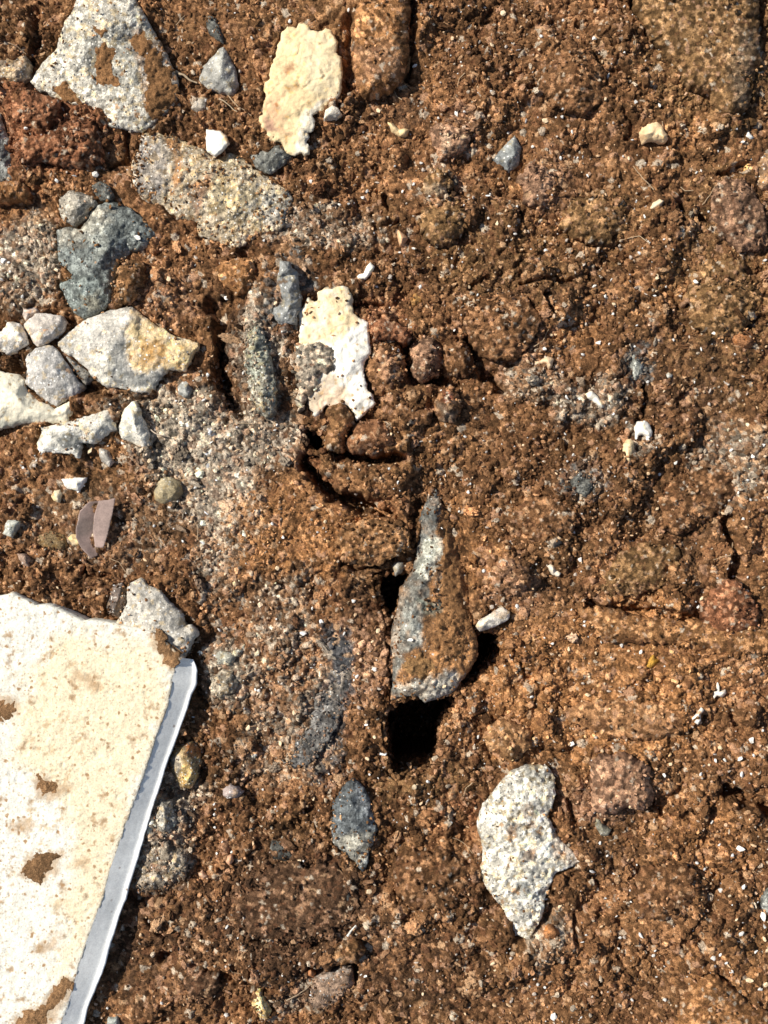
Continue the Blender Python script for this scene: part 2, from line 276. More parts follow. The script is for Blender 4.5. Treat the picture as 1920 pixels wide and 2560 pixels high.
# cracks: (points src px, half width px, depth mm)
CRK = [(TL(2,0,[(795,-20),(800,60),(830,120),(870,230)]), 12, 15), (FV([(888,-10),(889,60),(884,180)]), 12, 12), (TL(2,1,[(850,840),(862,960),(840,1040)]), 7, 9), (TL(2,2,[(480,600),(700,625),(1050,675),(1240,700)]), 10, 11),
 (TL(2,2,[(1380,50),(1420,200),(1450,440)]), 14, 13), (TL(2,3,[(1400,140),(1520,200),(1700,270)]), 20, 22), (TL(1,1,[(330,1320),(400,1430),(500,1540),(700,1610),(860,1670)]), 17, 34), (TL(1,1,[(540,1280),(640,1310),(780,1325),(920,1310)]), 15, 30),
 (TL(1,1,[(975,590),(990,720),(1040,825),(1200,805),(1290,830)]), 12, 15), (TL(1,1,[(1350,540),(1410,640),(1480,770),(1600,860)]), 12, 13), (TL(1,3,[(370,1290),(440,1335),(560,1285),(640,1300),(625,1390)]), 12, 15), (TL(1,3,[(-400,1250),(-100,1380),(0,1395),(150,1430)]), 7, 7),
 (TL(2,3,[(1230,1320),(1330,1340),(1450,1400)]), 6, 7), (TL(2,0,[(1060,1330),(1150,1420),(1290,1430)]), 7, 8), (TL(2,0,[(100,600),(200,620),(330,650)]), 7, 8), (TL(2,0,[(1320,1120),(1420,1130),(1520,1090)]), 7, 8), (TL(2,0,[(720,760),(770,820),(740,920)]), 8, 6),
 (TL(2,1,[(60,190),(200,170),(370,170)]), 6, 7), (TL(2,1,[(200,280),(270,390)]), 8, 8), (TL(2,2,[(110,50),(230,115)]), 6, 7), (TL(2,1,[(1540,440),(1640,400)]), 10, 7), (TL(0,3,[(830,830),(950,860),(1140,840)]), 9, 7), (TL(0,3,[(940,980),(1060,1100)]), 5, 5), (TL(0,3,[(1040,1240),(1130,1200)]), 12, 9),
 (TL(0,1,[(1390,300),(1440,500),(1420,700),(1500,950),(1560,1000)]), 17, 13), (TL(0,0,[(840,880),(840,1050),(700,1100)]), 7, 6), (TL(0,0,[(200,560),(390,690)]), 9, 9), (TL(0,0,[(220,80),(250,250),(210,420)]), 10, 7), (TL(1,0,[(600,150),(610,480),(560,700)]), 10, 6), (TL(1,0,[(840,1250),(850,1330)]), 9, 8),
 (TL(1,0,[(740,1400),(800,1480),(920,1450)]), 6, 6), (TL(1,2,[(560,340),(700,375),(800,350),(900,280)]), 6, 6), (TL(2,3,[(380,230),(400,340)]), 9, 8), (TL(2,3,[(410,980),(410,1120)]), 6, 8), (TL(2,3,[(900,180),(1000,320)]), 6, 6), (TL(2,3,[(210,980),(250,900)]), 7, 7), (TL(1,1,[(640,330),(820,320)]), 9, 7),
 (TL(1,1,[(1390,210),(1480,190)]), 12, 8), (TL(2,2,[(1050,480),(1150,550)]), 9, 7), (TL(2,2,[(0,890),(90,1080),(200,1090)]), 5, 5), (TL(2,2,[(1150,820),(1160,1000)]), 6, 3), (TL(1,3,[(0,1100),(400,1140),(520,1090)]), 6, 6), (TL(1,3,[(1060,700),(1110,650)]), 5, 4), (TL(0,2,[(520,330),(560,400),(760,430)]), 8, 6),
 (TL(0,1,[(500,780),(560,860),(850,930),(1000,900)]), 14, 8), (TL(0,1,[(0,640),(120,660),(170,780)]), 10, 8), (TL(0,1,[(430,420),(480,430)]), 8, 6), (TL(0,2,[(1240,1080),(1340,1250)]), 10, 7), (TL(0,3,[(1060,160),(1200,190)]), 9, 7), (TL(2,2,[(1430,1330),(1460,1400)]), 6, 5), (TL(2,0,[(420,150),(480,260)]), 6, 5)]
PIT = [(TL(1,1,[(285,1105),(350,1100),(430,1140),(465,1200),(455,1275),(350,1285),(310,1200)]), 60, 14), (TL(1,2,[(835,1290),(950,1205),(1330,1160),(1300,1330),(1235,1410),(1205,1500),(1210,1600),(1150,1690),(900,1720),(850,1700),(850,1560),(815,1400)]), 130, 7),
 (TL(1,2,[(1430,760),(1590,770),(1610,880),(1580,1000),(1480,1060),(1400,1120),(1320,1160),(1290,1130),(1380,1010),(1400,900)]), 120, 7), (TL(1,2,[(770,420),(830,390),(1020,370),(930,640),(870,720),(835,720),(790,560)]), 55, 14), (TL(1,2,[(835,700),(885,720),(890,900),(885,1280),(850,1290),(850,950)]), 18, 7),
 (TL(1,2,[(1010,-120),(1110,-60),(1060,40),(1040,270),(1000,260),(990,60)]), 10, 8), (TL(0,1,[(1390,560),(1460,600),(1440,700),(1540,960),(1480,990),(1400,860)]), 14, 10), (TL(2,1,[(790,1050),(870,1040),(930,1100),(900,1170),(800,1170),(770,1100)]), 5, 6)]

FIN = 2.5
def axis(a, b):
    core = np.arange(a-90, b+90, FIN); g = []; st = FIN; x = b+90
    while x < b+4200: st *= 1.13; x += st; g.append(x)
    g = np.array(g); return np.concatenate([(a+b)-g[::-1], core, g])
gx = axis(0, 1920); gy = axis(0, 2560); NX, NY = len(gx), len(gy)
X, Y = np.meshgrid(gx, gy); XY = np.stack([X.ravel(), Y.ravel()], 1)

def macro(P):
    """large terrain form in mm"""
    fx = P[:, 0]/1.157; fy = P[:, 1]/1.157
    wx = fx+fbm(fx, fy, 90, 4, 41)*26; wy = fy+fbm(fx, fy, 90, 4, 42)*26
    z = fbm(fx, fy, 420, 3, 50)*5+fbm(fx, fy, 110, 4, 51)*6.5
    for cx, cy, rx, ry, rot, h, pw in MND:
        a = math.radians(rot); ux = (wx-cx)*math.cos(a)+(wy-cy)*math.sin(a); uy = -(wx-cx)*math.sin(a)+(wy-cy)*math.cos(a)
        q = np.sqrt((ux/rx)**2+(uy/ry)**2); z = z+h*np.exp(-(q**pw)*.9)
    W = P+np.stack([fbm(P[:, 0], P[:, 1], 30, 3, 43), fbm(P[:, 0], P[:, 1], 30, 3, 44)], 1)*12
    for pts, hw, dep in CRK:
        lo = pts.min(0)-hw*4-20; hi = pts.max(0)+hw*4+20
        m = (P[:, 0] > lo[0]) & (P[:, 0] < hi[0]) & (P[:, 1] > lo[1]) & (P[:, 1] < hi[1])
        if m.any():
            d = seg_dist(W[m], pts, False)/(hw*(1+.5*vn(P[m, 0]/25, P[m, 1]/25, 45)))
            z[m] -= dep*np.exp(-d**3)
    if len(P) > 500000:
        global ZPRE; ZPRE = z.copy()
    for pts, dep, wd in PIT:
        d = sdist(P+(W-P)*.6, pts); t = np.clip((d+wd*.3)/wd, 0, 1); z = z-dep*t*t*(3-2*t)
    return z
def macro_nopit(P):
    """surface height in mm, holes and the seats of the stones left out"""
    P = np.atleast_2d(P); ix = np.clip(np.searchsorted(gx, P[:, 0])-1, 0, NX-2); iy = np.clip(np.searchsorted(gy, P[:, 1])-1, 0, NY-2)
    return ZB[iy, ix]
def lower_under(P, z):
    for k, pts in OUT.items():
        dep = {'slab': 9, 'rock': 3, 'flakeA': 1.5, 'flakeB': 2.5, 'chipW': 1, 'quartz': 3}.get(k, 5)
        d = sdist(P, pts); t = np.clip((d+3)/10, 0, 1); z = z-dep*t
    return z
def sand_mask(P):
    return fbm(P[:, 0], P[:, 1], 300, 3, 77)
Zm = macro(XY); Zm = lower_under(XY, Zm)
wx = X.ravel()+fbm(XY[:, 0], XY[:, 1], 9, 2, 60)*3.5; wy = Y.ravel()+fbm(XY[:, 0], XY[:, 1], 9, 2, 61)*3.5
smooth_zone = np.clip(fbm(XY[:, 0], XY[:, 1], 150, 3, 70)*2.2+.1, 0, 1)
for cx, cy, rx, ry in [(1510, 90, 130, 150), (1400, 1390, 230, 40), (1330, 1570, 120, 60), (640, 1150, 120, 60), (560, 20, 140, 50), (820, 60, 40, 60), (620, 1990, 150, 80), (1110, 1590, 50, 50), (750, 1450, 55, 150), (1150, 1330, 90, 60), (1600, 1450, 80, 50), (960, 140, 40, 90)]:
    q = ((XY[:, 0]/1.157-cx)/rx)**2+((XY[:, 1]/1.157-cy)/ry)**2; smooth_zone = np.maximum(smooth_zone, np.clip(1.6-q, 0, 1))
h1, i1 = cells(wx, wy, 34, 100, .25, .75); h2, i2 = cells(wx, wy, 15, 200); h3, i3 = cells(wx, wy, 8.5, 300)
f1 = np.clip(1-.8*smooth_zone, 0, 1); f2 = 1-.55*smooth_zone
h0, i0 = cells(wx+fbm(XY[:, 0], XY[:, 1], 40, 3, 62)*22, wy+fbm(XY[:, 0], XY[:, 1], 40, 3, 63)*22, 95, 400, .3, .7)
hb, ib = cells(wx+fbm(XY[:, 0], XY[:, 1], 70, 3, 64)*45, wy+fbm(XY[:, 0], XY[:, 1], 70, 3, 65)*45, 190, 500, .35, .62)
lump = np.clip(1-smooth_zone*.7, 0, 1)*np.clip((XY[:, 0]-700)/300, .15, 1)
Zm = Zm+np.clip(h0, -22, 60)*.36*f1*S*1000+np.clip(hb, -45, 120)*.30*lump*S*1000
ZL = Zm*0+np.clip(h0, -22, 60)*.36*f1*S*1000+np.clip(hb, -45, 120)*.30*lump*S*1000
Zd = (np.maximum(h1, -9)*.45*f1 + np.maximum(h2, -5)*.68*f2 + np.maximum(h3, -3)*.75*(1-.35*smooth_zone))*S*1000   # mm
Z = (Zm+Zd)/1000.0
ZB = (ZPRE+ZL+Zd).reshape(NY, NX)
Zg = Z.reshape(NY, NX)
def ground(P):
    """terrain height (m) at source px by nearest/bilinear"""
    P = np.atleast_2d(P); ix = np.clip(np.searchsorted(gx, P[:, 0])-1, 0, NX-2); iy = np.clip(np.searchsorted(gy, P[:, 1])-1, 0, NY-2)
    tx = (P[:, 0]-gx[ix])/(gx[ix+1]-gx[ix]); ty = (P[:, 1]-gy[iy])/(gy[iy+1]-gy[iy])
    return (Zg[iy, ix]*(1-tx)+Zg[iy, ix+1]*tx)*(1-ty)+(Zg[iy+1, ix]*(1-tx)+Zg[iy+1, ix+1]*tx)*ty
def grain_color(base, ids, ids2, s=1.0):
    u = ids[:, None]; m_ = np.exp((u-.5)*2.2*s)*.97*np.where(u > .92, 1.3, 1.0); c = base*m_
    lum = c.mean(1, keepdims=True); k_ = np.clip((u-.6)*.9, 0, .4)*s; c = c*(1-k_)+lum*np.array((1.5, .95, .55))*k_
    a = ids2[:, None]
    c = np.where(a > .955, c*.4+PNK*.9, c); c = np.where((a > .88) & (a <= .92), c*.4+BR2*.85, c); c = np.where((a > .92) & (a <= .945), c*.35+GRY*1.0, c)
    c = np.where((a > .945) & (a <= .955), np.array((.62, .50, .36)), c)
    c = np.where((a < .10), c*.6+RED*.3, c); c = np.where((a >= .10) & (a < .16), c*.62, c)
    return c
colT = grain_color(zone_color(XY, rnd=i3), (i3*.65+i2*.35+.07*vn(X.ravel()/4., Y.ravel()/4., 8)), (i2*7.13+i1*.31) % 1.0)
gyz, gxz = np.gradient(Z.reshape(NY, NX)); st_ = np.clip((np.hypot(gyz, gxz).ravel()/(FIN*S)-3)/4, 0, 1)*(Z < -.010)
colT = colT*(1-st_[:, None])+(BR*.9)[None]*(1+.4*fbm(XY[:, 0]+Z*20000, XY[:, 1]+Z*31000, 14, 2, 99))[:, None]*st_[:, None]
Vt = to_world(XY, Z*0); Vt[:, 2] = Z
Vt[:, 0] += st_*.0016*fbm(XY[:, 1]+90, Z*4000*3, 24, 3, 97); Vt[:, 1] += st_*.0016*fbm(XY[:, 0], Z*4000*3+50, 24, 3, 98)
idx = np.arange(NX*NY).reshape(NY, NX)
Ft = np.stack([idx[:-1, :-1], idx[1:, :-1], idx[1:, 1:], idx[:-1, 1:]], -1).reshape(-1, 4)
g = link('ground', mesh_np('ground', Vt, Ft, colT, M['soil'])); tag(g, None, None, kind='structure')

# ------------------------------------------------------------------ grain meshes
def ico():
    t = (1+5**.5)/2
    V = np.array([(-1,t,0),(1,t,0),(-1,-t,0),(1,-t,0),(0,-1,t),(0,1,t),(0,-1,-t),(0,1,-t),(t,0,-1),(t,0,1),(-t,0,-1),(-t,0,1)], float); V /= np.linalg.norm(V[0])
    F = [(0,11,5),(0,5,1),(0,1,7),(0,7,10),(0,10,11),(1,5,9),(5,11,4),(11,10,2),(10,7,6),(7,1,8),(3,9,4),(3,4,2),(3,2,6),(3,6,8),(3,8,9),(4,9,5),(2,4,11),(6,2,10),(8,6,7),(9,8,1)]
    return V, np.array(F)
def subdiv(V, F):
    V = list(map(tuple, V)); c = {}; nf = []
    def mid(a, b):
        k = (min(a, b), max(a, b))
        if k not in c:
            m = (np.array(V[a])+np.array(V[b]))/2; V.append(tuple(m/np.linalg.norm(m))); c[k] = len(V)-1
        return c[k]
    for a, b, d in F:
        x, y, z = mid(a, b), mid(b, d), mid(d, a); nf += [(a, x, z), (b, y, x), (d, z, y), (x, y, z)]
    return np.array(V), np.array(nf)
I0 = ico(); I1 = subdiv(*I0); I2 = subdiv(*I1)
def rand_rot(n, rng):
    q = rng.normal(size=(n, 4)); q /= np.linalg.norm(q, axis=1)[:, None]; w_, x, y, z = q.T
    return np.stack([np.stack([1-2*(y*y+z*z), 2*(x*y-z*w_), 2*(x*z+y*w_)], 1), np.stack([2*(x*y+z*w_), 1-2*(x*x+z*z), 2*(y*z-x*w_)], 1), np.stack([2*(x*z-y*w_), 2*(y*z+x*w_), 1-2*(x*x+y*y)], 1)], 1)
def grains(base, P, rad, flat, col, sink, rng, jit=.3, zadd=0.0, gz=None):
    V0, F0 = base; n = len(P); nv = len(V0)
    V = V0[None]*(1+rng.uniform(-jit, jit, (n, nv, 1))); sc_ = rng.uniform(flat, 1.15, (n, 1, 3)); el = rng.uniform(0, 1, n) < .3
    sc_[el] *= np.array([1.7, .75, .6]); V = V*sc_
    V = np.einsum('nij,nvj->nvi', rand_rot(n, rng), V)*rad[:, None, None]*S
    z = (ground(P) if gz is None else gz)+rad*S*sink+zadd; c = to_world(P, z*0); c[:, 2] = z
    V = V+c[:, None]; F = F0[None]+(np.arange(n)*nv)[:, None, None]
    C = np.repeat(col[:, None], nv, 1)
    return V.reshape(-1, 3), F.reshape(-1, 3), C.reshape(-1, 3)
def merge(parts):
    Vs, Fs, Cs = [], [], []; o = 0
    for v, f, c in parts: Vs.append(v); Fs.append(f+o); Cs.append(c); o += len(v)
    return np.concatenate(Vs), np.concatenate(Fs), np.concatenate(Cs)
def outside_stones(P, margin=0):
    m = np.ones(len(P), bool)
    for k, pts in OUT.items():
        if k in ('rock',): continue
        m &= sdist(P, pts) < margin
    return m
rng = np.random.default_rng(11)
# fine pale grit too small to count
n = 4200; P = np.stack([rng.uniform(-60, 1980, n), rng.uniform(-60, 2620, n)], 1)
dens = .25+.35*(P[:, 0] > 900)+1.0*np.clip(fbm(P[:, 0], P[:, 1], 120, 3, 91)+.15, 0, 1); P = P[rng.uniform(0, 1, n) < dens]; P = P[outside_stones(P, -3)]; n = len(P)
t = rng.uniform(0, 1, (n, 1)); col = np.where(t < .35, WHT*.8, np.where(t < .7, np.array((.62, .42, .24)), np.array((.5, .42, .34))))
V, F, C = grains(I0, P, 2.0+4.2*rng.uniform(0, 1, n)**2.2, .4, col, .8, rng, .3)
o = link('fine_grit', mesh_np('fine_grit', V, F, C, M['grit'], False)); tag(o, 'fine pale mineral grit sprinkled through the brown soil', 'grit', kind='stuff')

# ------------------------------------------------------------------ relief builder
def relief(name, outline, ztop, zbot, spacing, colf, mat, parent=None, origin=None, flare=0., amp=2., s=0, rings=3, wall=0.0006, keep=False):
    o2 = ccw(outline if keep else rough_outline(outline, max(3.5, spacing), amp, s)); n = len(o2)
    lo = o2.min(0); hi = o2.max(0); r2 = np.random.default_rng(s+5)
    xs = np.arange(lo[0], hi[0], spacing); ys = np.arange(lo[1], hi[1], spacing*.87)
    GX, GY = np.meshgrid(xs, ys); GX = GX+(np.arange(len(ys)) % 2)[:, None]*spacing*.5
    Q = np.stack([GX.ravel(), GY.ravel()], 1)+r2.uniform(-.22, .22, (GX.size, 2))*spacing
    Q = Q[inside(Q, o2)]
    if len(Q): Q = Q[seg_dist(Q, o2) > spacing*.55]
    A = np.concatenate([o2, Q]); V2, F, orig = cdt(A, n); orig = np.array(orig)
    pos = {int(o_): i for i, o_ in enumerate(orig) if 0 <= o_ < n}
    ring = [pos[i] for i in range(n) if i in pos]
    d = seg_dist(V2, o2); d[ring] = 0; zt = ztop(V2, d); top = to_world(V2, zt)
    # make faces upward (image y is flipped in world)
    nv = len(V2); R = np.array(ring); nr = len(R); c2 = V2[R]
    tan = np.roll(c2, -1, 0)-np.roll(c2, 1, 0); nor = np.stack([tan[:, 1], -tan[:, 0]], 1); nor /= np.maximum(np.linalg.norm(nor, axis=1), 1e-6)[:, None]
    zb = zbot(c2); verts = [top]; prev = R; faces = [F[:, ::-1]]; base = nv; k0 = (H-zt[R])/H
    for j in range(1, rings+1):
        t = j/rings; q = c2+nor*flare*t; zz = zt[R]*(1-t)+zb*t
        px = (q[:, 0]-960)*S*k0; py = (1280-q[:, 1])*S*k0
        if j < rings:
            jn = vn(c2[:, 0]/7., c2[:, 1]/7.+j*13, s+j)*wall+vn(c2[:, 0]/19., c2[:, 1]/19.+j*9, s+j+4)*wall; px += nor[:, 0]*jn; py -= nor[:, 1]*jn
        verts.append(np.stack([px, py, zz], 1)); cur = base+np.arange(nr)
        a, b = prev, np.roll(prev, -1); c_, d_ = np.roll(cur, -1), cur
        faces.append(np.stack([a, b, c_], 1)); faces.append(np.stack([a, c_, d_], 1)); prev = cur; base += nr
    Vb, Fb, ob = cdt(c2, nr); ok = [x if x >= 0 else 0 for x in ob]
    mp = np.array(ok); faces.append(prev[mp[Fb]])
    V = np.concatenate(verts); F = np.concatenate(faces)
    C = colf(V2, d, zt); Cs = C[R]; C = np.concatenate([C]+[Cs]*rings)
    if origin is None:
        origin = np.array([V[:, 0].mean(), V[:, 1].mean(), float(np.median(zb))])
    me = mesh_np(name, V-origin, F, C, mat, True)
    ob_ = link(name, me, parent, origin if parent is None else (0, 0, 0))
    return ob_, origin
def ell(cx, cy, rx, ry, rot=0, n=14, s=0):
    r = np.random.default_rng(int(cx*7+cy)+s); a = np.linspace(0, 2*math.pi, n, endpoint=False); k = 1+r.uniform(-.14, .14, n); c, sn = math.cos(math.radians(rot)), math.sin(math.radians(rot))
    x = np.cos(a)*rx*k; y = np.sin(a)*ry*k
    return np.stack([cx+x*c-y*sn, cy+x*sn+y*c], 1)

def colour_fn(base, patches=(), var=.15, s=0, alt=None):
    def f(P, d, z):
        c = np.array(base)[None]*(1+var*fbm(P[:, 0], P[:, 1], 40, 4, s+3)[:, None]*1.6)
        if alt is not None:
            t = np.clip(fbm(P[:, 0], P[:, 1], 70, 4, s+13)*2.2+.35, 0, 1)[:, None]; c = c*(1-t)+np.array(alt)[None]*t
        for pts, col, soft, st in patches:
            q = P+np.stack([fbm(P[:, 0], P[:, 1], 26, 4, s+7, .6), fbm(P[:, 0], P[:, 1], 26, 4, s+8, .6)], 1)*(8+soft)
            a = np.clip(sdist(q, pts)/soft+.5, 0, 1)*st*np.clip(.9+.6*fbm(P[:, 0], P[:, 1], 14, 2, s+9), 0, 1)
            c = c*(1-a[:, None])+np.array(col)[None]*a[:, None]
        return c
    return f
def auto_ctrl(outline, edge, rise, s, nin):
    """facet control points: rim points plus a few inside"""
    r = np.random.default_rng(s+77); pts = [(x, y, edge*(.75+.5*r.uniform())) for x, y in outline]
    lo, hi = outline.min(0), outline.max(0); cand = r.uniform(0, 1, (600, 2))*(hi-lo)+lo; cand = cand[inside(cand, outline)]
    d = seg_dist(cand, outline); cand = cand[d > d.max()*.42]; d = d[d > d.max()*.42]; chosen = []
    for _ in range(nin):
        if not len(cand): break
        w_ = np.min([np.hypot(*(cand-np.array(c)).T) for c in chosen], 0) if chosen else d
        i = int(np.argmax(w_*r.uniform(.7, 1, len(w_)))); chosen.append(tuple(cand[i])); pts.append((cand[i][0], cand[i][1], rise*(.8+.35*r.uniform())))
    return pts
HF = {}; ORG = {}
def stone(key, name, label, cat, edge, rise, mat, colf, ctrl=None, nin=4, spacing=3.5, rough=(0.5, .35), round_=5, flare=0, amp=2., s=None, group=None, thick=None, base=None, wall=.0006, parts=False, outline=None):
    """edge/rise in mm above the local ground; ctrl: [(x, y, mm)] replaces the random inner points"""
    global _seed
    _seed = s if s is not None else _seed+3; s = _seed
    out = OUT[key] if outline is None else outline
    zo = (np.median(macro_nopit(densify(out, 25))) if base is None else base)
    if ctrl is None: cp = auto_ctrl(out, edge, rise, s, nin)
    else:
        r = np.random.default_rng(s); e = edge if callable(edge) else (lambda x, y: edge)
        cp = [(x, y, e(x, y)*(.88+.24*r.uniform())) for x, y in out]+list(ctrl)
    ph = plane_heights(cp)
    def ztop(P, d):
        z = ph(P)+zo
        sm = 0
        if spacing: # soften creases a little
            for dx, dy in ((3, 0), (-3, 0), (0, 3), (0, -3)): sm = sm+ph(P+np.array([dx, dy]))
            z = zo+.75*ph(P)+.25*sm/4
        z = z+1.5*rough[0]*fbm(P[:, 0], P[:, 1], 38, 4, s, .6)+1.5*rough[1]*fbm(P[:, 0], P[:, 1], 10, 2, s+2)-1.6*rough[0]*np.clip(np.abs(fbm(P[:, 0]+60, P[:, 1], 60, 3, s+4))*-9+1, 0, 1)*.6
        if mat.name in ('granite', 'slate', 'pale'):
            hc_, _ = cells(P[:, 0], P[:, 1], 15, s+70); z = z+np.clip(hc_, -4, 9)*{'granite': .075, 'slate': .07, 'pale': .035}[mat.name]
        edd = seg_dist(P, out) if d is None else d
        z = z-min(1.2, .35*abs(rise if not callable(rise) else 3))*np.exp(-edd/round_)
        return z/1000.
    def zbot(P):
        if thick is None: return np.full(len(P), (zo-(60 if key == 'rock' else 14))/1000.)
        return ztop(P, np.full(len(P), 99.))-thick/1000.
    HF[name+key] = ztop
    gs_ = {'granite': .95, 'slate': 1.0, 'pale': .5, 'flake': .16, 'grit': .2, 'soil': .5}.get(mat.name, .4); colf0 = colf
    def colf(P, d, z):
        q = P+np.stack([vn(P[:, 0]/6, P[:, 1]/6, s), vn(P[:, 0]/6, P[:, 1]/6, s+1)], 1)*3
        _, i1_ = cells(q[:, 0], q[:, 1], 8.5, s+50); _, i2_ = cells(q[:, 0], q[:, 1], 19, s+60); u = (.6*i1_+.4*i2_)
        c_ = colf0(P, d, z)*np.exp((u-.5)*1.7*gs_)[:, None]; hue = ((i1_*9.7) % 1.0)[:, None]
        if mat.name != 'slate':
            c_ = np.where(hue < .22*gs_, c_*np.array((1.14, 1.0, .78)), c_); c_ = np.where(hue > 1-.018*gs_, c_*np.array((.8, .55, .38)), c_)
        return c_*np.array((1.04, 1.0, .92))
    if parts:
        c = out.mean(0); orig = np.array([(c[0]-960)*S, (1280-c[1])*S, (zo-3)/1000.])
        root = link(name, None, None, orig); root.empty_display_size = .01
        tag(root, label, cat, group)
        relief('body', out, ztop, zbot, spacing, colf, mat, root, orig, flare, amp, s, wall=wall)
        return root, orig, ztop
    o_, orig = relief(name, out, ztop, zbot, spacing, colf, mat, None, None, flare, amp, s, wall=wall)
    tag(o_, label, cat, group); return o_, orig, ztop
_seed = 10
def crust(root, orig, zf, poly, th, name='mud_patch', col=MUD, mat='soil', spacing=3.2, label=None, amp=8):
    """a cake of mud stuck on a stone, following its surface"""
    global _seed; _seed += 3; s = _seed
    def zt(P, d):
        h_, _ = cells(P[:, 0], P[:, 1], 11, s)
        return zf(P, np.full(len(P), 99.))+(th*np.clip(d/16., 0, 1)*(.7+.6*fbm(P[:, 0], P[:, 1], 30, 3, s+2))-.12+np.maximum(h_, -3)*.06*np.clip(d/5, 0, 1))/1000.
    def zb(P): return zf(P, np.full(len(P), 99.))-.0012
    def cf(P, d, z):
        _, i = cells(P[:, 0], P[:, 1], 9, s+1); return np.array(col)[None]*(1+.5*(i[:, None]-.5))*(1+.3*fbm(P[:, 0], P[:, 1], 30, 3, s)[:, None])
    o_, _ = relief(name, poly, zt, zb, spacing, cf, M[mat], root, orig, 0, amp, s, rings=1, wall=0)
    if label: o_['label'] = label
    return o_
CLODS = []; SMALLS = []
def clod(name, label, poly, edge, rise, col, cat='clod', spacing=3.6, crumb=1.0, s=None, group=None, dome=1.7, colp=(), base=None, mat='soil', sub=0, amp=4):
    """a lump of soil: domed, crumbly"""
    global _seed; _seed = s if s is not None else _seed+3; s_ = _seed
    zo = np.median(macro_nopit(densify(poly, 20)))-sub if base is None else base; dm = seg_dist(np.array([poly.mean(0)]), poly)[0]+1
    def zt(P, d):
        t = np.clip(d/dm, 0, 1.15); q = np.stack([P[:, 0]+fbm(P[:, 0], P[:, 1], 9, 2, s_)*3, P[:, 1]+fbm(P[:, 0], P[:, 1], 9, 2, s_+1)*3], 1)
        a, _ = cells(q[:, 0], q[:, 1], 26, s_+30, .3, .75); b, _ = cells(q[:, 0], q[:, 1], 13, s_); c_, _ = cells(q[:, 0], q[:, 1], 7.5, s_+40)
        return (zo+edge+.8+1.25*rise*(1-(1-np.minimum(t, 1))**dome)+crumb*(np.maximum(a, -7)*.08+np.maximum(b, -4)*.15+np.maximum(c_, -3)*.16)+1.2*fbm(P[:, 0], P[:, 1], 60, 3, s_+3))/1000.
    pf = colour_fn(col, colp, .18, s_)
    def cf(P, d, z):
        _, i = cells(P[:, 0], P[:, 1], 9, s_+40); _, j = cells(P[:, 0], P[:, 1], 15, s_+3)
        return grain_color(pf(P, d, z), i, (j*7.7+i) % 1.0, .8)
    CLODS.append((poly, zt, col, name))
    o_, og = relief(name, poly, zt, lambda P: np.full(len(P), (zo-16)/1000.), spacing, cf, M[mat], None, None, 0, amp, s_, wall=.0008)
    tag(o_, label, cat, group); return o_

# ------------------------------------------------------------------ big slab
SZ = 20.0     # top surface height mm
def slab_h(P, d):
    z = SZ+.9*fbm(P[:, 0], P[:, 1], 220, 3, 401)+.35*fbm(P[:, 0], P[:, 1], 30, 4, 402)+.18*fbm(P[:, 0], P[:, 1], 8, 2, 403)
    pit = np.clip(fbm(P[:, 0], P[:, 1], 13, 2, 404)-.35, 0, 1)*1.6
    return (z-pit-.9*np.exp(-d/4.))/1000.
c = OUT['slab'].mean(0); so = np.array([(c[0]-960)*S, (1280-c[1])*S, 0.]); slab = link('stone_slab', None, None, so)
tag(slab, 'large cream white stone slab with mud patches filling the lower left corner', 'stone slab')
cream_zone = TL(0, 2, [(150,950),(500,750),(1100,900),(1100,1200),(980,1620),(700,2600),(520,2900),(420,3000),(500,2300),(350,1900),(120,1500)])
SLAB_CR = ((TL(0, 2, [(980,790),(1020,780),(1070,830),(1130,900),(1190,960),(1110,1015),(1060,960),(1000,880)]), 1.5, None), (TL(0, 2, [(-80,1200),(20,1210),(110,1215),(95,1290),(30,1340),(-40,1370),(-80,1370)]), 1.2, None),
        (TL(0, 3, [(240,50),(310,60),(380,120),(350,160),(270,185),(215,130)]), 2.2, 'orange brown crumb of mud'), (TL(0, 3, [(170,560),(250,540),(400,550),(370,640),(330,680),(260,750),(130,700),(160,640)]), 1.6, 'dark brown mud patch'),
        (TL(0, 3, [(410,1365),(480,1380),(470,1440),(400,1540),(320,1640),(250,1760),(80,1760),(100,1610),(150,1590),(250,1560),(330,1450)]), 1.4, 'smooth brown mud smear'))
SLAB_MUD = [p_[0] for p_ in SLAB_CR]+[ell(120, 2360, 30, 12, -20), ell(60, 2070, 26, 10, -10), ell(215, 1700, 40, 16, 20), ell(205, 2160, 18, 9), ell(150, 1980, 12, 30, 50)]
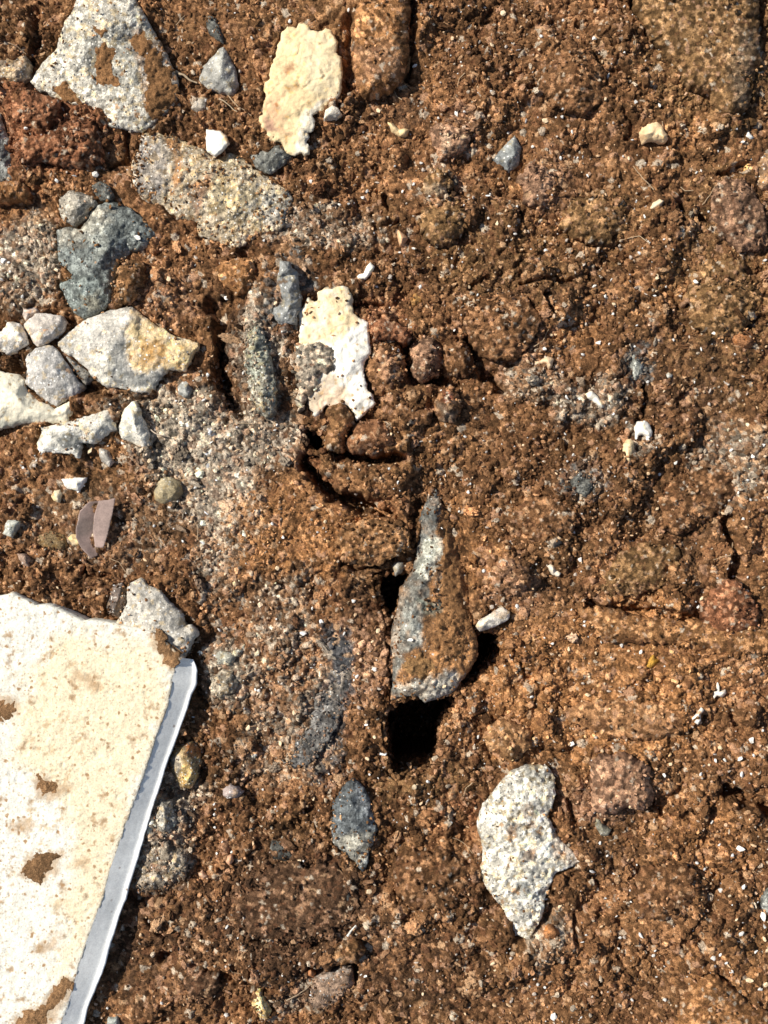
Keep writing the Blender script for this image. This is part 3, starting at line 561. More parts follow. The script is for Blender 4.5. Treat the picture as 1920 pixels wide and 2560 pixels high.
def slab_col(P, d, z):
    c_ = np.array((.73, .70, .60))[None]*np.ones((len(P), 1)); q = P+np.stack([fbm(P[:, 0], P[:, 1], 90, 4, 411), fbm(P[:, 0], P[:, 1], 90, 4, 412)], 1)*70
    a = np.clip(sdist(q, cream_zone)/60+.5, 0, 1)[:, None]*.85; c_ = c_*(1-a)+np.array((.76, .63, .41))*a
    v = np.clip(fbm(P[:, 0]+.5*P[:, 1], P[:, 1]*.8, 19, 4, 413, .7)*4.4-1.0, 0, 1)[:, None]*(.25+.75*np.clip(fbm(P[:, 0], P[:, 1], 150, 2, 414)*2+.4, 0, 1))[:, None]
    v2 = np.clip(fbm(P[:, 0], P[:, 1], 26, 4, 415, .65)*5-1.75, 0, 1)[:, None]*.9
    c_ = c_*(1-v)+np.array((.52, .38, .22))*v; c_ = c_*(1-v2)+np.array((.36, .23, .12))*v2
    for pl in SLAB_MUD:
        q2 = P+np.stack([fbm(P[:, 0], P[:, 1], 24, 4, 416, .7), fbm(P[:, 0], P[:, 1], 24, 4, 417, .7)], 1)*26
        m_ = (np.clip(sdist(q2, pl)/14+.8, 0, 1)*.7)[:, None]; c_ = c_*(1-m_)+np.array((.42, .27, .14))*m_
    return c_
relief('slab_body', OUT['slab'], slab_h, lambda P: np.full(len(P), -.006), 4.2, slab_col, M['lime'], slab, so, 0, .8, 401, rings=3, wall=.0001)
# broken side face: slopes from the top edge out to the chipped rim
e_in = np.concatenate([TL(0, 2, [(1190,945),(1150,985),(1130,1060),(1110,1150),(1090,1260),(1030,1420),(990,1530),(950,1659)]), TL(0, 3, [(920,90),(870,240),(820,360),(770,520),(720,660),(670,850),(620,980),(560,1150),(520,1270),(480,1420),(440,1560),(400,1659),(340,1900)])])
e_out = np.concatenate([TL(0, 2, [(1250,955),(1285,1030),(1275,1110),(1240,1180),(1205,1290),(1160,1410),(1115,1540),(1070,1659)]), TL(0, 3, [(1030,130),(990,250),(930,450),(890,600),(850,720),(815,850),(770,980),(720,1120),(680,1270),(625,1410),(580,1530),(540,1659),(480,1900)])])
def resample(line, n):
    L = np.concatenate([[0], np.cumsum(np.hypot(*np.diff(line, axis=0).T))]); t = np.linspace(0, L[-1], n); return np.stack([np.interp(t, L, line[:, 0]), np.interp(t, L, line[:, 1])], 1)
ne = 260; A = resample(e_in, ne); B = resample(e_out, ne)
A = A+fbm(A[:, 0], A[:, 1], 40, 3, 401, .5)[:, None]*1.2; A[:, 0] -= 3
B = B+fbm(B[:, 0], B[:, 1], 60, 4, 421, .6)[:, None]*np.array([4., 1.])
rows = 12; VV = []; CC = []
for j in range(rows+1):
    t = j/rows; wv = vn(np.arange(ne)/9., np.full(ne, j*.7), 430)
    q = A*(1-t)+B*t; lip = np.clip((t-.86)/.14, 0, 1)
    tt = min(t/.8, 1); z = (SZ-.4)*(1-tt)+12.5*tt; z = z+.06*vn(np.arange(ne)/24., np.full(ne, t*1.2), 431)+lip*.5*np.clip(vn(np.arange(ne)/17., np.full(ne, 3.), 432)+.5, 0, 1)
    VV.append(to_world(q, z/1000.)); base_c = np.array((.88, .87, .81))[None]*(1+.08*wv[:, None]); cc = base_c*(1-lip)+np.array((.86, .86, .84))*lip; CC.append(cc*np.ones((ne, 1)))
VV.append(to_world(B+np.array([2., 1.]), np.full(ne, -.006))); CC.append(np.ones((ne, 3))*.6)
V = np.concatenate(VV); C = np.concatenate(CC); ii = np.arange((rows+2)*ne).reshape(rows+2, ne)
F = np.stack([ii[:-1, :-1], ii[1:, :-1], ii[1:, 1:], ii[:-1, 1:]], -1).reshape(-1, 4)
o = link('broken_edge', mesh_np('broken_edge', V-so, F, C, M['edge']), slab); o['label'] = 'smooth pale blue grey broken side face'
for poly, th, lab in SLAB_CR:
    crust(slab, so, slab_h, poly, th*.8, label=lab, spacing=3.2, col=np.array((.27,.15,.07))*(.8 if lab and 'dark' in lab else 1.1), amp=10)

# ------------------------------------------------------------------ traced stones
t0 = lambda l: TL(0, 0, l); t1 = lambda l: TL(1, 0, l); t4 = lambda l: TL(0, 1, l); t5 = lambda l: TL(1, 1, l)
def c3(col, row, l): return [(col*640+x*K, row*640+y*K, z) for x, y, z in l]
r_, og, zf = stone('stoneA', 'grey_stone', 'large pale grey stone with brown mud stuck on its right side, at the top left', 'stone', 4, 12, M['granite'],
    colour_fn(LG*1.12, [(t0([(560,210),(830,160),(900,300),(930,500),(800,560),(620,560),(520,430)]), SLT*1.6, 14, .6), (t0([(880,170),(1020,260),(1160,500),(1150,660),(1000,780),(930,650),(920,480),(820,260)]), MUD*1.1, 14, .55)], .12, 3), parts=True,
    ctrl=c3(0, 0, [(600,60,10),(830,90,12),(560,220,13),(700,180,14.5),(930,330,13),(520,400,12.5),(600,560,10.5),(760,300,10),(660,450,9.5),(860,480,14),(930,650,11),(740,640,11),(420,450,8.5),(330,520,6)]))
crust(r_, og, zf, t0([(610,280),(680,270),(760,330),(730,400),(755,480),(765,560),(700,570),(620,530),(620,400)]), 1.8, label='brown mud cake in the hollow')
crust(r_, og, zf, t0([(590,180),(640,160),(700,175),(690,210),(600,235)]), 1.0)
crust(r_, og, zf, t0([(840,230),(930,200),(1000,270),(1060,360),(1110,450),(1140,560),(1120,660),(1030,760),(940,740),(925,600),(960,480),(920,380)]), 1.3, label='brown mud coating the right side')
crust(r_, og, zf, t0([(330,570),(380,520),(470,560),(530,630),(540,670),(400,640)]), .9)
stone('stoneB', 'mottled_rock', 'broad mottled grey and tan rock half buried below the big top left stone', 'rock', 1.5, 7, M['granite'],
    colour_fn(GRY*1.25, [(t0([(850,870),(1050,860),(1080,1100),(1050,1340),(900,1280),(850,1100)]), (.25,.235,.23), 20, .85), (t0([(1050,880),(1180,900),(1180,1180),(1110,1220),(1120,1050)]), MUD, 10, .9), (t0([(1250,1180),(1360,1130),(1330,1300),(1250,1400)]), RED*1.1, 12, .7), (t0([(1650,1180),(1900,1250),(1850,1480),(1600,1400)]), (.34,.34,.32), 16, .7)], .2, 4, (.43,.36,.24)),
    ctrl=c3(0, 0, [(1060,960,8),(1050,1150,9),(1000,1250,5),(1250,1080,8),(1400,1180,9),(1250,1300,7),(1500,1150,7),(1600,1300,7.5),(1500,1450,6.5),(1700,1280,5),(1420,1420,6.5)]), rough=(1.0, .7))
stone('stoneC', 'blue_grey_rock', 'dark blue grey speckled rock with a notched left side, above the white stones', 'rock', 3, 11, M['slate'],
    colour_fn(np.array((.17, .19, .185)), [(t0([(370,1480),(640,1330),(720,1400),(600,1560),(420,1600)]), (.36,.33,.27), 22, .75), (t0([(380,1800),(720,1780),(700,2000),(560,2080),(420,1980)]), np.array((.19, .225, .215)), 22, .6), (t0([(560,1450),(720,1400),(700,1640),(600,1700)]), (.4,.42,.38), 20, .5), (t0([(500,1900),(640,1900),(640,2050),(560,2050)]), (.38,.35,.26), 16, .6)], .25, 5), ctrl=c3(0, 0, [(640,1440,12),(800,1450,11),(900,1530,8),(700,1600,12.5),(560,1600,10),(480,1560,8),(600,1760,11),(520,1880,9),(650,1850,9),(600,1980,7)]), rough=(.9, .5))
stone('cobble', 'grey_cobble', 'rounded dull grey cobble touching the top of the blue grey rock', 'stone', 3, 9, M['slate'], colour_fn((.25,.24,.22), [], .25, 6, (.34,.31,.26)), nin=5, round_=9)
stone('tri', 'grey_stone', 'small upright pale grey stone with a pointed top, right of the big top left stone', 'stone', 2, 8, M['pale'], colour_fn((.36,.36,.34), [(t0([(1440,290),(1550,480),(1545,600),(1450,600),(1400,430)]), (.52,.52,.48), 10, .8)], .15, 7), ctrl=c3(0, 0, [(1440,400,9),(1430,500,10),(1480,540,7)]))
stone('chipW', 'white_chip', 'bright white chip with an orange corner on the mottled rock', 'chip', 7.5, 9, M['grit'], colour_fn((.86,.85,.80), [(t0([(1400,830),(1500,830),(1500,960),(1440,900)]), (.8,.5,.22), 10, .7)], .05, 8), thick=3, round_=2, amp=.8, rough=(.3, .2), base=None)
stone('flakeA', 'cream_flake', 'cream coloured flat flake with scalloped edges near the top centre', 'stone flake', 6, 8, M['flake'],
    colour_fn((.72,.575,.345), [(t1([(280,160),(460,200),(560,400),(540,620),(380,600),(300,380)]), (.74,.65,.47), 26, .6), (t1([(40,640),(160,600),(220,800),(180,900),(60,860)]), (.48,.29,.18), 24, .75), (t1([(160,470),(250,400),(270,430),(180,500)]), (.32,.17,.09), 9, .9), (t1([(190,550),(270,530),(270,600),(210,600)]), (.27,.17,.08), 10, .9), (t1([(330,700),(540,620),(420,730),(350,1000),(250,1000),(290,800)]), (.80,.80,.76), 14, .7), (t1([(60,760),(130,770),(130,860),(60,850)]), (.40,.22,.17), 9, .7)], .07, 9),
    ctrl=c3(1, 0, [(250,300,8),(420,330,8.5),(300,500,9),(460,500,8.5),(200,650,8),(330,680,8.5),(150,780,7),(260,880,7)]), thick=2.6, rough=(.7, .35), round_=3, amp=1.6)
stone('flakeB', 'white_flake', 'white and cream flake half covered by grey soil in the middle of the picture', 'stone flake', 7, 9, M['flake'],
    colour_fn((.85,.84,.79), [(t5([(260,350),(400,190),(620,190),(680,430),(500,560),(270,570)]), (.74,.59,.36), 22, .95), (t5([(400,820),(600,800),(600,960),(420,1040),(340,980)]), (.62,.45,.30), 20, .85), (t5([(270,780),(430,760),(520,800),(420,900),(400,1040),(300,1000)]), (.46,.38,.29), 14, .85), (t5([(600,560),(720,550),(700,660),(560,680)]), (.56,.58,.54), 12, .45), (t5([(640,950),(680,950),(680,990),(640,990)]), (.2,.19,.17), 5, .8)], .05, 10),
    ctrl=c3(1, 1, [(450,300,9),(560,350,9.5),(400,450,8.5),(600,520,10),(480,650,8),(640,650,10),(400,800,6.5),(560,850,8.5),(640,900,9),(450,930,7)]), thick=3.2, rough=(.8, .4), round_=3, amp=1.8)
clod('soil_crust', 'grey brown soil crust lying over the lower left of the white flake', t5([(262,565),(350,545),(420,560),(510,600),(520,670),(470,740),(410,800),(400,880),(330,900),(290,1000),(262,940),(250,760)]), 4.6, 4.2, np.array((.42, .35, .26)), crumb=.8, amp=10, colp=[(t5([(300,840),(430,860),(420,1000),(320,1000)]), BR2, 20, .5)])
stone('stoneD', 'pale_stone', 'largest pale stone of the left cluster, with an orange crusted right half', 'stone', lambda x, y: 3.5 if y > 960-(x-140)*.05 else 6, 14, M['pale'],
    colour_fn((.56,.54,.50), [(t4([(850,330),(1290,560),(1240,740),(1080,740),(860,740),(800,600)]), (.82,.60,.30), 16, .9), (t4([(830,440),(930,470),(950,560),(860,560)]), (.36,.30,.18), 14, .7), (t4([(900,600),(1060,520),(1080,700),(900,710)]), (.38,.20,.06), 12, .75), (t4([(820,400),(1000,450),(1290,560),(1130,560),(960,500)]), (.86,.70,.46), 14, .7), (t4([(710,560),(800,560),(800,740),(1070,780),(1000,850),(930,870),(760,845),(680,760)]), (.27,.275,.265), 7, .9), (t4([(600,660),(740,640),(700,820),(650,820)]), (.70,.67,.58), 16, .6), (t4([(640,835),(1000,850),(950,895),(800,885)]), (.86,.84,.76), 4, .9)], .10, 11), wall=.0008,
    ctrl=c3(0, 1, [(560,500,10),(700,450,13),(840,400,14),(760,540,15),(690,680,12),(600,640,9.5),(740,800,7.5),(850,580,12),(840,740,9),(900,520,13),(1000,540,12.5),(1060,620,11.5),(930,650,10.5),(1160,620,10.5),(1140,690,9),(980,720,9),(900,810,6.5),(980,790,6)]), rough=(.5, .4))
stone('stoneE', 'grey_stone', 'blunt even grey stone wedged between the largest pale stone and the long white one', 'stone', 4, 9.5, M['pale'], colour_fn((.44,.43,.42), [], .08, 12, (.40,.38,.38)), ctrl=c3(0, 1, [(280,680,10),(350,720,10.5),(400,820,9.5),(300,830,9.5),(240,760,9),(370,900,7)]))
stone('stoneF', 'pale_stone', 'chunky pinkish white stone at the top of the left cluster', 'stone', 4, 10, M['pale'], colour_fn((.58,.53,.49), [], .1, 13), nin=4)
stone('stoneG', 'pale_stone', 'blocky white stone on the left edge below the pinkish one', 'stone', 4, 10, M['pale'], colour_fn((.66,.63,.59), [], .1, 14), nin=4)
stone('stoneH', 'pale_stone', 'long cream white stone running in from the left edge under the even grey one', 'stone', 4, 11, M['flake'], colour_fn((.74,.70,.58), [(t4([(-100,1080),(200,1060),(200,1090),(0,1130),(-100,1140)]), (.42,.42,.36), 8, .8)], .08, 15), ctrl=c3(0, 1, [(-80,850,12),(20,850,12),(100,900,12),(20,980,11),(160,980,11),(230,1010,10),(330,1030,8),(420,1010,7.5),(0,1070,6),(150,1055,7)]))
stone('stoneJ', 'white_stone', 'jagged white stone with grey hollows just below the long cream one', 'stone', 3, 7.5, M['pale'], colour_fn((.66,.64,.58), [(t4([(360,1180),(420,1160),(500,1160),(530,1230),(500,1270),(400,1240)]), (.15,.16,.16), 6, .95), (t4([(240,1230),(520,1290),(500,1310),(250,1290)]), (.86,.85,.8), 6, .8)], .1, 16), ctrl=c3(0, 1, [(330,1150,7),(440,1120,8),(560,1090,9.5),(680,1060,9),(620,1140,8),(400,1200,5),(480,1210,4.5),(330,1220,6)]))
stone('stoneK', 'white_stone', 'upright wedge shaped white stone, rightmost of the pale cluster', 'stone', 3, 9, M['pale'], colour_fn((.64,.62,.56), [(t4([(790,1120),(860,1110),(880,1200),(800,1190)]), (.32,.32,.29), 10, .8)], .1, 17), ctrl=c3(0, 1, [(860,1030,10),(880,1130,10),(840,1130,8),(920,1190,8)]))
stone('stoneT', 'grey_stone', 'rough pale grey stone poking out behind the top corner of the big slab', 'stone', 14, 18, M['pale'], colour_fn((.50,.475,.43), [], .1, 18), base=0, ctrl=c3(0, 2, [(900,540,19),(960,600,20),(860,640,17),(1050,680,20),(950,740,18),(1130,780,18),(1220,790,17),(1140,880,15)]))
root, og, zf = stone('rock', 'ridge_rock', 'tall ridged rock crusted with soil and grey lichen beside the black hollows at the centre', 'rock', lambda x, y: 3 if x < 1020 else (5 if y > 1500 else 1), 14, M['slate'],
    colour_fn(MUD, [(TL(1,2,[(870,1250),(870,850),(990,420),(1075,0),(1180,-60),(1180,100),(1120,400),(1090,700),(1080,880),(960,930),(920,1080),(960,1250)]), SLT*1.25, 10, .95), (TL(1,2,[(1110,180),(1190,140),(1210,300),(1120,470),(1020,430)]), (.50,.52,.46), 12, .75), (TL(1,2,[(860,1250),(960,1100),(1250,1030),(1330,1110),(1250,1240),(1060,1250)]), (.46,.45,.40), 16, .85), (TL(1,2,[(1200,400),(1330,420),(1330,560),(1200,560)]), (.46,.40,.33), 20, .6), (TL(1,2,[(1060,560),(1220,600),(1200,680),(1080,640)]), TEAL, 14, .6), (TL(1,2,[(980,600),(1080,700),(1090,860),(980,880)]), (.34,.36,.34), 16, .55), (TL(1,2,[(850,1000),(870,700),(930,520),(990,400),(1000,480),(950,640),(920,860),(900,1000)]), (.24,.20,.16), 6, .9), (TL(1,2,[(1060,-160),(1200,-160),(1190,20),(1150,140),(1060,230),(1030,200)]), (.12,.125,.12), 6, .95)], .25, 19), rough=(1.2, 1.0), amp=1.7, parts=True,
    ctrl=c3(1, 2, [(1150,-40,8),(1170,120,12),(1110,330,14),(1060,440,15),(1010,620,16),(1000,800,16.5),(990,960,16.5),(1010,1130,15),(1170,420,14),(1140,600,15),(1150,800,15),(1150,1000,15),(1160,1150,13.5),(1270,600,12),(1290,820,12),(1280,1000,11.5),(1250,250,8)]))
crust(root, og, zf, TL(1,2,[(1180,20),(1240,0),(1300,200),(1350,450),(1370,620),(1390,760),(1400,860),(1330,960),(1200,960),(1120,900),(1140,700),(1230,640),(1180,560),(1180,420),(1210,300)]), 1.6, name='soil_coat', col=MUD*1.15, label='orange brown soil coat on the right side')
crust(root, og, zf, TL(1,2,[(960,940),(1060,900),(1140,960),(1180,1040),(1080,1080),(980,1060)]), 1.2, name='soil_coat', col=OLI*1.3)
stone('granite', 'granite_stone', 'jagged white and grey granite stone with dark pits at the lower right', 'stone', 5, 12, M['granite'],
    colour_fn((.64,.62,.56), [(FV([(1110,1660),(1200,1655),(1200,1700),(1150,1690)]), (.24,.24,.22), 12, .8), (FV([(1205,1800),(1260,1860),(1220,1880),(1195,1850)]), (.42,.32,.25), 10, .7), (FV([(1080,1940),(1180,1930),(1140,2040),(1100,2010)]), (.46,.45,.42), 16, .8), (FV([(1120,1740),(1150,1735),(1150,1760),(1125,1765)]), (.22,.17,.13), 5, .9), (FV([(1130,1770),(1160,1770),(1160,1790),(1135,1790)]), (.2,.15,.12), 5, .8), (FV([(1095,1790),(1120,1780),(1115,1810),(1095,1810)]), (.3,.18,.1), 5, .8), (FV([(1110,1905),(1140,1895),(1140,1935),(1115,1935)]), (.2,.22,.23), 7, .8), (FV([(1130,1840),(1160,1835),(1155,1860),(1130,1860)]), (.35,.22,.14), 6, .8)], .12, 20),
    ctrl=[(x*1.157, y*1.157, z) for x, y, z in [(1120,1720,12),(1160,1720,10.5),(1090,1780,13),(1140,1790,11.5),(1110,1850,13),(1160,1850,12),(1090,1890,10.5),(1140,1900,12),(1120,1960,9.5),(1145,1970,9),(1200,1850,8)]], rough=(1.5, 1.3))
stone('slate', 'dark_slate_stone', 'pointed dark slate grey stone with white flecks at the lower middle', 'stone', 2, 8, M['slate'],
    colour_fn(np.array((.115, .13, .14)), [(TL(1,3,[(500,440),(780,420),(720,640),(640,620)]), (.36,.34,.28), 16, .75), (TL(1,3,[(640,80),(750,230),(760,350),(660,250)]), (.24,.26,.28), 14, .8)], .25, 21), ctrl=c3(1, 3, [(620,160,8),(620,260,10),(700,300,8.5),(560,330,7),(640,400,8.5),(700,480,6.5),(640,520,5.5)]), rough=(.8, .6))
stone('quartz', 'white_pebble', 'chalky white elongated pebble above the right black hollow', 'pebble', 6, 10, M['pale'], colour_fn((.74, .69, .62), [(TL(1,2,[(1480,640),(1650,640),(1620,690),(1540,690)]), (.40,.28,.18), 10, .7)], .12, 22), nin=4, round_=6, amp=1.2, rough=(.6,.5))

# ------------------------------------------------------------------ smaller stones traced by outline
def small(name, label, cat, poly, col, mat='pale', edge=1.5, rise=5, nin=3, patches=(), thick=None, alt=None, amp=1.2, round_=4, var=.15, rough=(.4, .3), spacing=3.2, group=None):
    OUT[label] = poly
    r3 = stone(label, name, label, cat, edge, rise, M[mat], colour_fn(col, patches, var, len(label), alt), nin=nin, thick=thick, amp=amp, round_=round_, rough=rough, spacing=spacing, group=group)
    if mat in ('slate', 'granite', 'soil') and '_chip' not in name: SMALLS.append((label, poly, r3[2]))
    return r3
small('white_chip', 'small off white chip against the lower right edge of the cream flake', 'chip', t1([(490,680),(530,700),(557,740),(520,770),(440,765),(450,710),(475,690)]), (.62,.57,.50), edge=3, rise=6)
small('blue_stone', 'dark blue grey stone under the bottom tip of the cream flake', 'stone', t1([(-40,1010),(60,960),(150,930),(235,995),(190,1060),(90,1130),(0,1090)]), SLT*1.1, 'slate', 1, 5)
small('blue_stone', 'blue grey pointed stone alone in the brown soil right of the cream flake', 'stone', FV([(1065,345),(1085,320),(1112,293),(1127,320),(1120,358),(1096,378)]), (.30,.32,.32), 'pale', 2, 8, alt=(.24,.26,.27))
small('yellow_chip', 'short yellow and white chip below the mud coated block', 'chip', t1([(850,790),(890,800),(925,835),(960,828),(992,840),(985,878),(930,885),(880,850)]), (.78,.60,.34), 'grit', 3, 5.5)
small('orange_chip', 'pale orange chip with a bright tip left of the top right block', 'chip', t1([(912,1480),(945,1500),(985,1545),(960,1580),(975,1600),(930,1590),(912,1540)]), (.72,.45,.26), 'grit', 2.5, 6)
small('orange_chip', 'orange and cream crumbly chip in the upper right soil', 'chip', TL(2,0,[(835,810),(900,790),(960,800),(1010,870),(1000,910),(930,915),(850,925),(825,880)]), (.66,.38,.19), 'grit', 2.5, 6.5, alt=(.82,.62,.38), rough=(1, .8), amp=3)
small('ochre_stone', 'ochre stone cut by the right edge in the upper part', 'stone', TL(2,0,[(1500,1100),(1530,1000),(1590,955),(1720,980),(1720,1220),(1620,1230),(1560,1190),(1500,1150)]), (.50,.30,.12), 'granite', 2, 8, alt=(.35,.22,.14))
small('grey_pebble', 'small dull grey pebble left of the upright pointed stone', 'pebble', t0([(1310,620),(1350,640),(1345,720),(1290,730),(1235,700),(1260,650)]), (.36,.32,.27), edge=1.5, rise=4.5)
small('tan_stone', 'tan and cream stone cut by the left edge beside the big top left stone', 'stone', t0([(-60,370),(90,370),(160,355),(200,420),(190,500),(120,540),(40,520),(-60,500)]), (.36,.28,.20), 'granite', 1.5, 7, patches=[(t0([(-50,430),(80,430),(90,520),(-50,510)]), (.72,.58,.40), 12, .8)])
small('dark_stone', 'dark grey stone cut by the left edge, beside the red soil', 'stone', t0([(-60,740),(0,730),(40,850),(80,960),(120,1120),(110,1180),(-60,1200)]), (.25,.26,.25), 'slate', 1.5, 7)
small('dark_slate', 'narrow dark slate sliver right of the big top left stone', 'slate sliver', t0([(1350,100),(1400,120),(1440,200),(1450,280),(1400,260),(1350,210),(1335,150)]), SLT*.7, 'slate', 2, 5, nin=2)
small('dark_slate', 'dark slate lump above the blue grey rock', 'slate lump', t0([(590,1200),(650,1170),(710,1200),(740,1270),(730,1310),(650,1300),(600,1250)]), SLT*.9, 'slate', 1.5, 6)
small('dark_slate', 'dark flake tucked under the largest pale stone beside the even grey one', 'slate flake', t4([(405,630),(470,670),(560,740),(610,800),(560,840),(510,790),(450,700)]), (.24,.23,.21), 'slate', 2, 5, nin=2)
small('pink_pebble', 'small pinkish pebble on top of the left pale cluster', 'pebble', t4([(150,340),(230,330),(265,360),(225,385),(190,410),(165,425),(145,380)]), (.52,.44,.40), edge=2, rise=6)
small('grey_pebble', 'round blue grey pebble right of the largest pale stone', 'pebble', t4([(1150,850),(1180,815),(1230,815),(1250,870),(1235,925),(1190,920),(1155,890)]), (.34,.35,.34), edge=2, rise=6, nin=4)
small('white_chip', 'white triangular chip above the folded leaf', 'chip', t4([(398,1445),(480,1435),(555,1438),(535,1490),(505,1522),(450,1510),(420,1490)]), (.84,.82,.78), 'grit', 3, 6, nin=2)
small('yellow_chip', 'small pale yellow chip left of the folded leaf top', 'chip', t4([(328,1555),(350,1520),(385,1515),(403,1550),(385,1598),(345,1585)]), (.74,.66,.48), 'grit', 2.5, 5, nin=2)
small('olive_pebble', 'round olive tan pebble right of the folded leaf', 'pebble', t4([(990,1500),(1040,1440),(1110,1430),(1170,1470),(1188,1530),(1140,1590),(1060,1615),(1000,1580)]), (.36,.29,.17), 'pale', 1.5, 8, nin=6, round_=10, alt=(.42,.36,.24))
small('grey_pebble', 'narrow grey pebble just below the jagged white stone', 'pebble', t4([(640,1240),(700,1255),(745,1335),(710,1368),(660,1330),(640,1290)]), (.42,.40,.37), edge=2, rise=5)
small('pale_chip', 'pale grey block shaped chip near the left edge above the slab', 'chip', TL(0,2,[(50,40),(130,60),(110,110),(75,165),(20,140),(30,90)]), (.50,.52,.48), edge=2.5, rise=6, nin=2)
small('yellow_pebble', 'small yellow pebble against the left edge of the folded leaf', 'pebble', TL(0,2,[(440,170),(465,142),(510,150),(532,190),(515,220),(470,215)]), (.72,.56,.30), 'grit', 3, 7, patches=[(TL(0,2,[(440,185),(500,185),(500,225),(440,225)]), (.5,.46,.4), 6, .6)])
small('pink_pebble', 'dull pink brown pebble between the left edge and the folded leaf', 'pebble', TL(0,2,[(110,270),(160,270),(195,300),(190,362),(140,340)]), (.38,.27,.21), edge=1.5, rise=5)
small('olive_stone', 'olive brown flat stone left of the folded leaf', 'stone', TL(0,2,[(250,150),(330,120),(420,150),(445,220),(400,265),(300,240),(240,200)]), (.25,.18,.10), 'soil', 1.5, 5, nin=4)
small('dark_stone', 'dark mottled stone in the gap between the slab and the grey stone behind it', 'stone', TL(0,2,[(700,560),(730,480),(790,450),(822,500),(815,600),(770,690),(700,660),(685,610)]), (.20,.16,.14), 'granite', 2, 9)
small('gold_stone', 'gold and brown striped stone right of the slab edge', 'stone', TL(0,3,[(1120,-120),(1180,-160),(1250,-180),(1300,-120),(1310,-40),(1285,60),(1240,130),(1180,140),(1130,60),(1100,0),(1095,-70)]), (.33,.25,.14), 'granite', 2, 10, nin=6, patches=[(TL(0,3,[(1180,-180),(1310,-150),(1310,-80),(1230,-90)]), (.42,.16,.05), 10, .8), (TL(0,3,[(1160,20),(1240,-40),(1270,40),(1210,140)]), (.72,.50,.20), 10, .8), (TL(0,3,[(1110,-60),(1170,-80),(1190,0),(1130,20)]), (.34,.33,.31), 10, .7)])
small('pink_pebble', 'lilac grey pebble in dark soil right of the gold striped stone', 'pebble', TL(0,3,[(1440,140),(1490,100),(1540,130),(1580,160),(1540,190),(1480,205),(1445,180)]), (.36,.30,.29), edge=2, rise=5)
small('orange_chip', 'small peach chip in the dark soil right of the slab', 'chip', TL(0,3,[(1465,575),(1500,565),(1515,600),(1490,635),(1460,610)]), (.72,.42,.26), 'grit', 2.5, 5, nin=1)
small('peach_chip', 'longer peach chip lower left of the small peach chip beside the slab', 'chip', TL(0,3,[(1280,680),(1310,668),(1345,700),(1320,720),(1290,705)]), (.70,.46,.32), 'grit', 2.5, 5, nin=1)
small('grey_chip', 'blue grey chip at the bottom edge right of the slab', 'chip', TL(0,3,[(700,1615),(770,1605),(775,1700),(690,1700)]), (.30,.33,.32), edge=2, rise=5, nin=2)
small('buried_slate', 'long dark grey rock face half buried in soil left of the ridged rock', 'rock', FV([(730,1370),(765,1385),(755,1440),(745,1530),(715,1600),(660,1655),(610,1650),(650,1590),(685,1520),(700,1440)]), np.array((.13,.125,.12)), 'slate', .9, 1.6, nin=3, rough=(.5,.5), amp=9, alt=(.21,.18,.15))
small('dark_slate', 'black slate fragment left of the pointed slate stone', 'slate fragment', TL(1,3,[(100,480),(160,470),(220,530),(262,580),(200,605),(110,590),(85,540)]), SLT*.5, 'slate', 1.5, 4, nin=3)
small('dark_slate', 'black slate fragment on the dark mound below the pointed slate stone', 'slate fragment', TL(1,3,[(490,750),(560,730),(610,770),(635,860),(580,900),(520,890),(480,820)]), SLT*.55, 'slate', 2.5, 5, nin=3)
small('brown_stone', 'flat brown grey stone with a pale top edge near the bottom middle', 'stone', TL(1,3,[(375,1360),(470,1325),(560,1292),(622,1300),(640,1400),(560,1480),(500,1545),(380,1565),(335,1500),(350,1420)]), (.26,.18,.13), 'slate', 4, 8, nin=4, patches=[(TL(1,3,[(370,1350),(570,1290),(620,1300),(560,1330),(400,1380)]), (.36,.32,.29), 8, .8)])
small('orange_pebble', 'bright orange pebble at the tip of the flat brown grey stone', 'pebble', TL(1,3,[(325,1320),(355,1295),(385,1330),(375,1360),(330,1358)]), (.52,.24,.11), 'grit', 2.5, 6, nin=2)
small('yellow_stone', 'cream yellow crumbly stone at the bottom edge', 'stone', TL(1,3,[(-20,1450),(30,1430),(60,1500),(100,1570),(80,1640),(20,1620),(-25,1540)]), (.66,.50,.26), 'granite', 3, 7, alt=(.78,.66,.42))
small('green_grey_chip', 'grey green chip below the pinkish clod at the lower right', 'chip', TL(2,3,[(530,310),(570,320),(600,370),(645,400),(620,435),(575,440),(545,390),(520,350)]), (.30,.29,.23), edge=2, rise=5)
small('orange_pebble', 'orange pebble below the tip of the granite stone', 'pebble', TL(2,3,[(210,1060),(240,1025),(280,1040),(310,1080),(270,1110),(220,1105)]), (.46,.22,.10), 'soil', 2, 6)
small('orange_pebble', 'rounded orange pebble by the right edge in the upper middle', 'pebble', TL(2,1,[(1420,520),(1480,470),(1560,490),(1580,550),(1550,600),(1480,610),(1430,580)]), (.44,.21,.10), 'soil', 2, 7, nin=6, round_=10)
small('orange_pebble', 'round ochre pebble right above the white flake', 'pebble', t5([(1000,280),(1030,240),(1075,250),(1090,300),(1050,330),(1010,320)]), (.44,.25,.10), 'soil', 2, 6, nin=4, round_=8)
small('blue_stone', 'half buried blue grey stone in the right middle soil', 'stone', TL(2,1,[(740,660),(790,630),(840,680),(850,760),(800,810),(750,770)]), (.26,.27,.25), 'slate', 1, 3.5, rough=(.8,.8), amp=3)
small('white_chip', 'small light grey chip right of the half buried blue grey stone', 'chip', TL(2,1,[(990,775),(1015,755),(1042,770),(1030,795),(1000,800)]), (.50,.50,.47), edge=2.5, rise=4.5, nin=1)
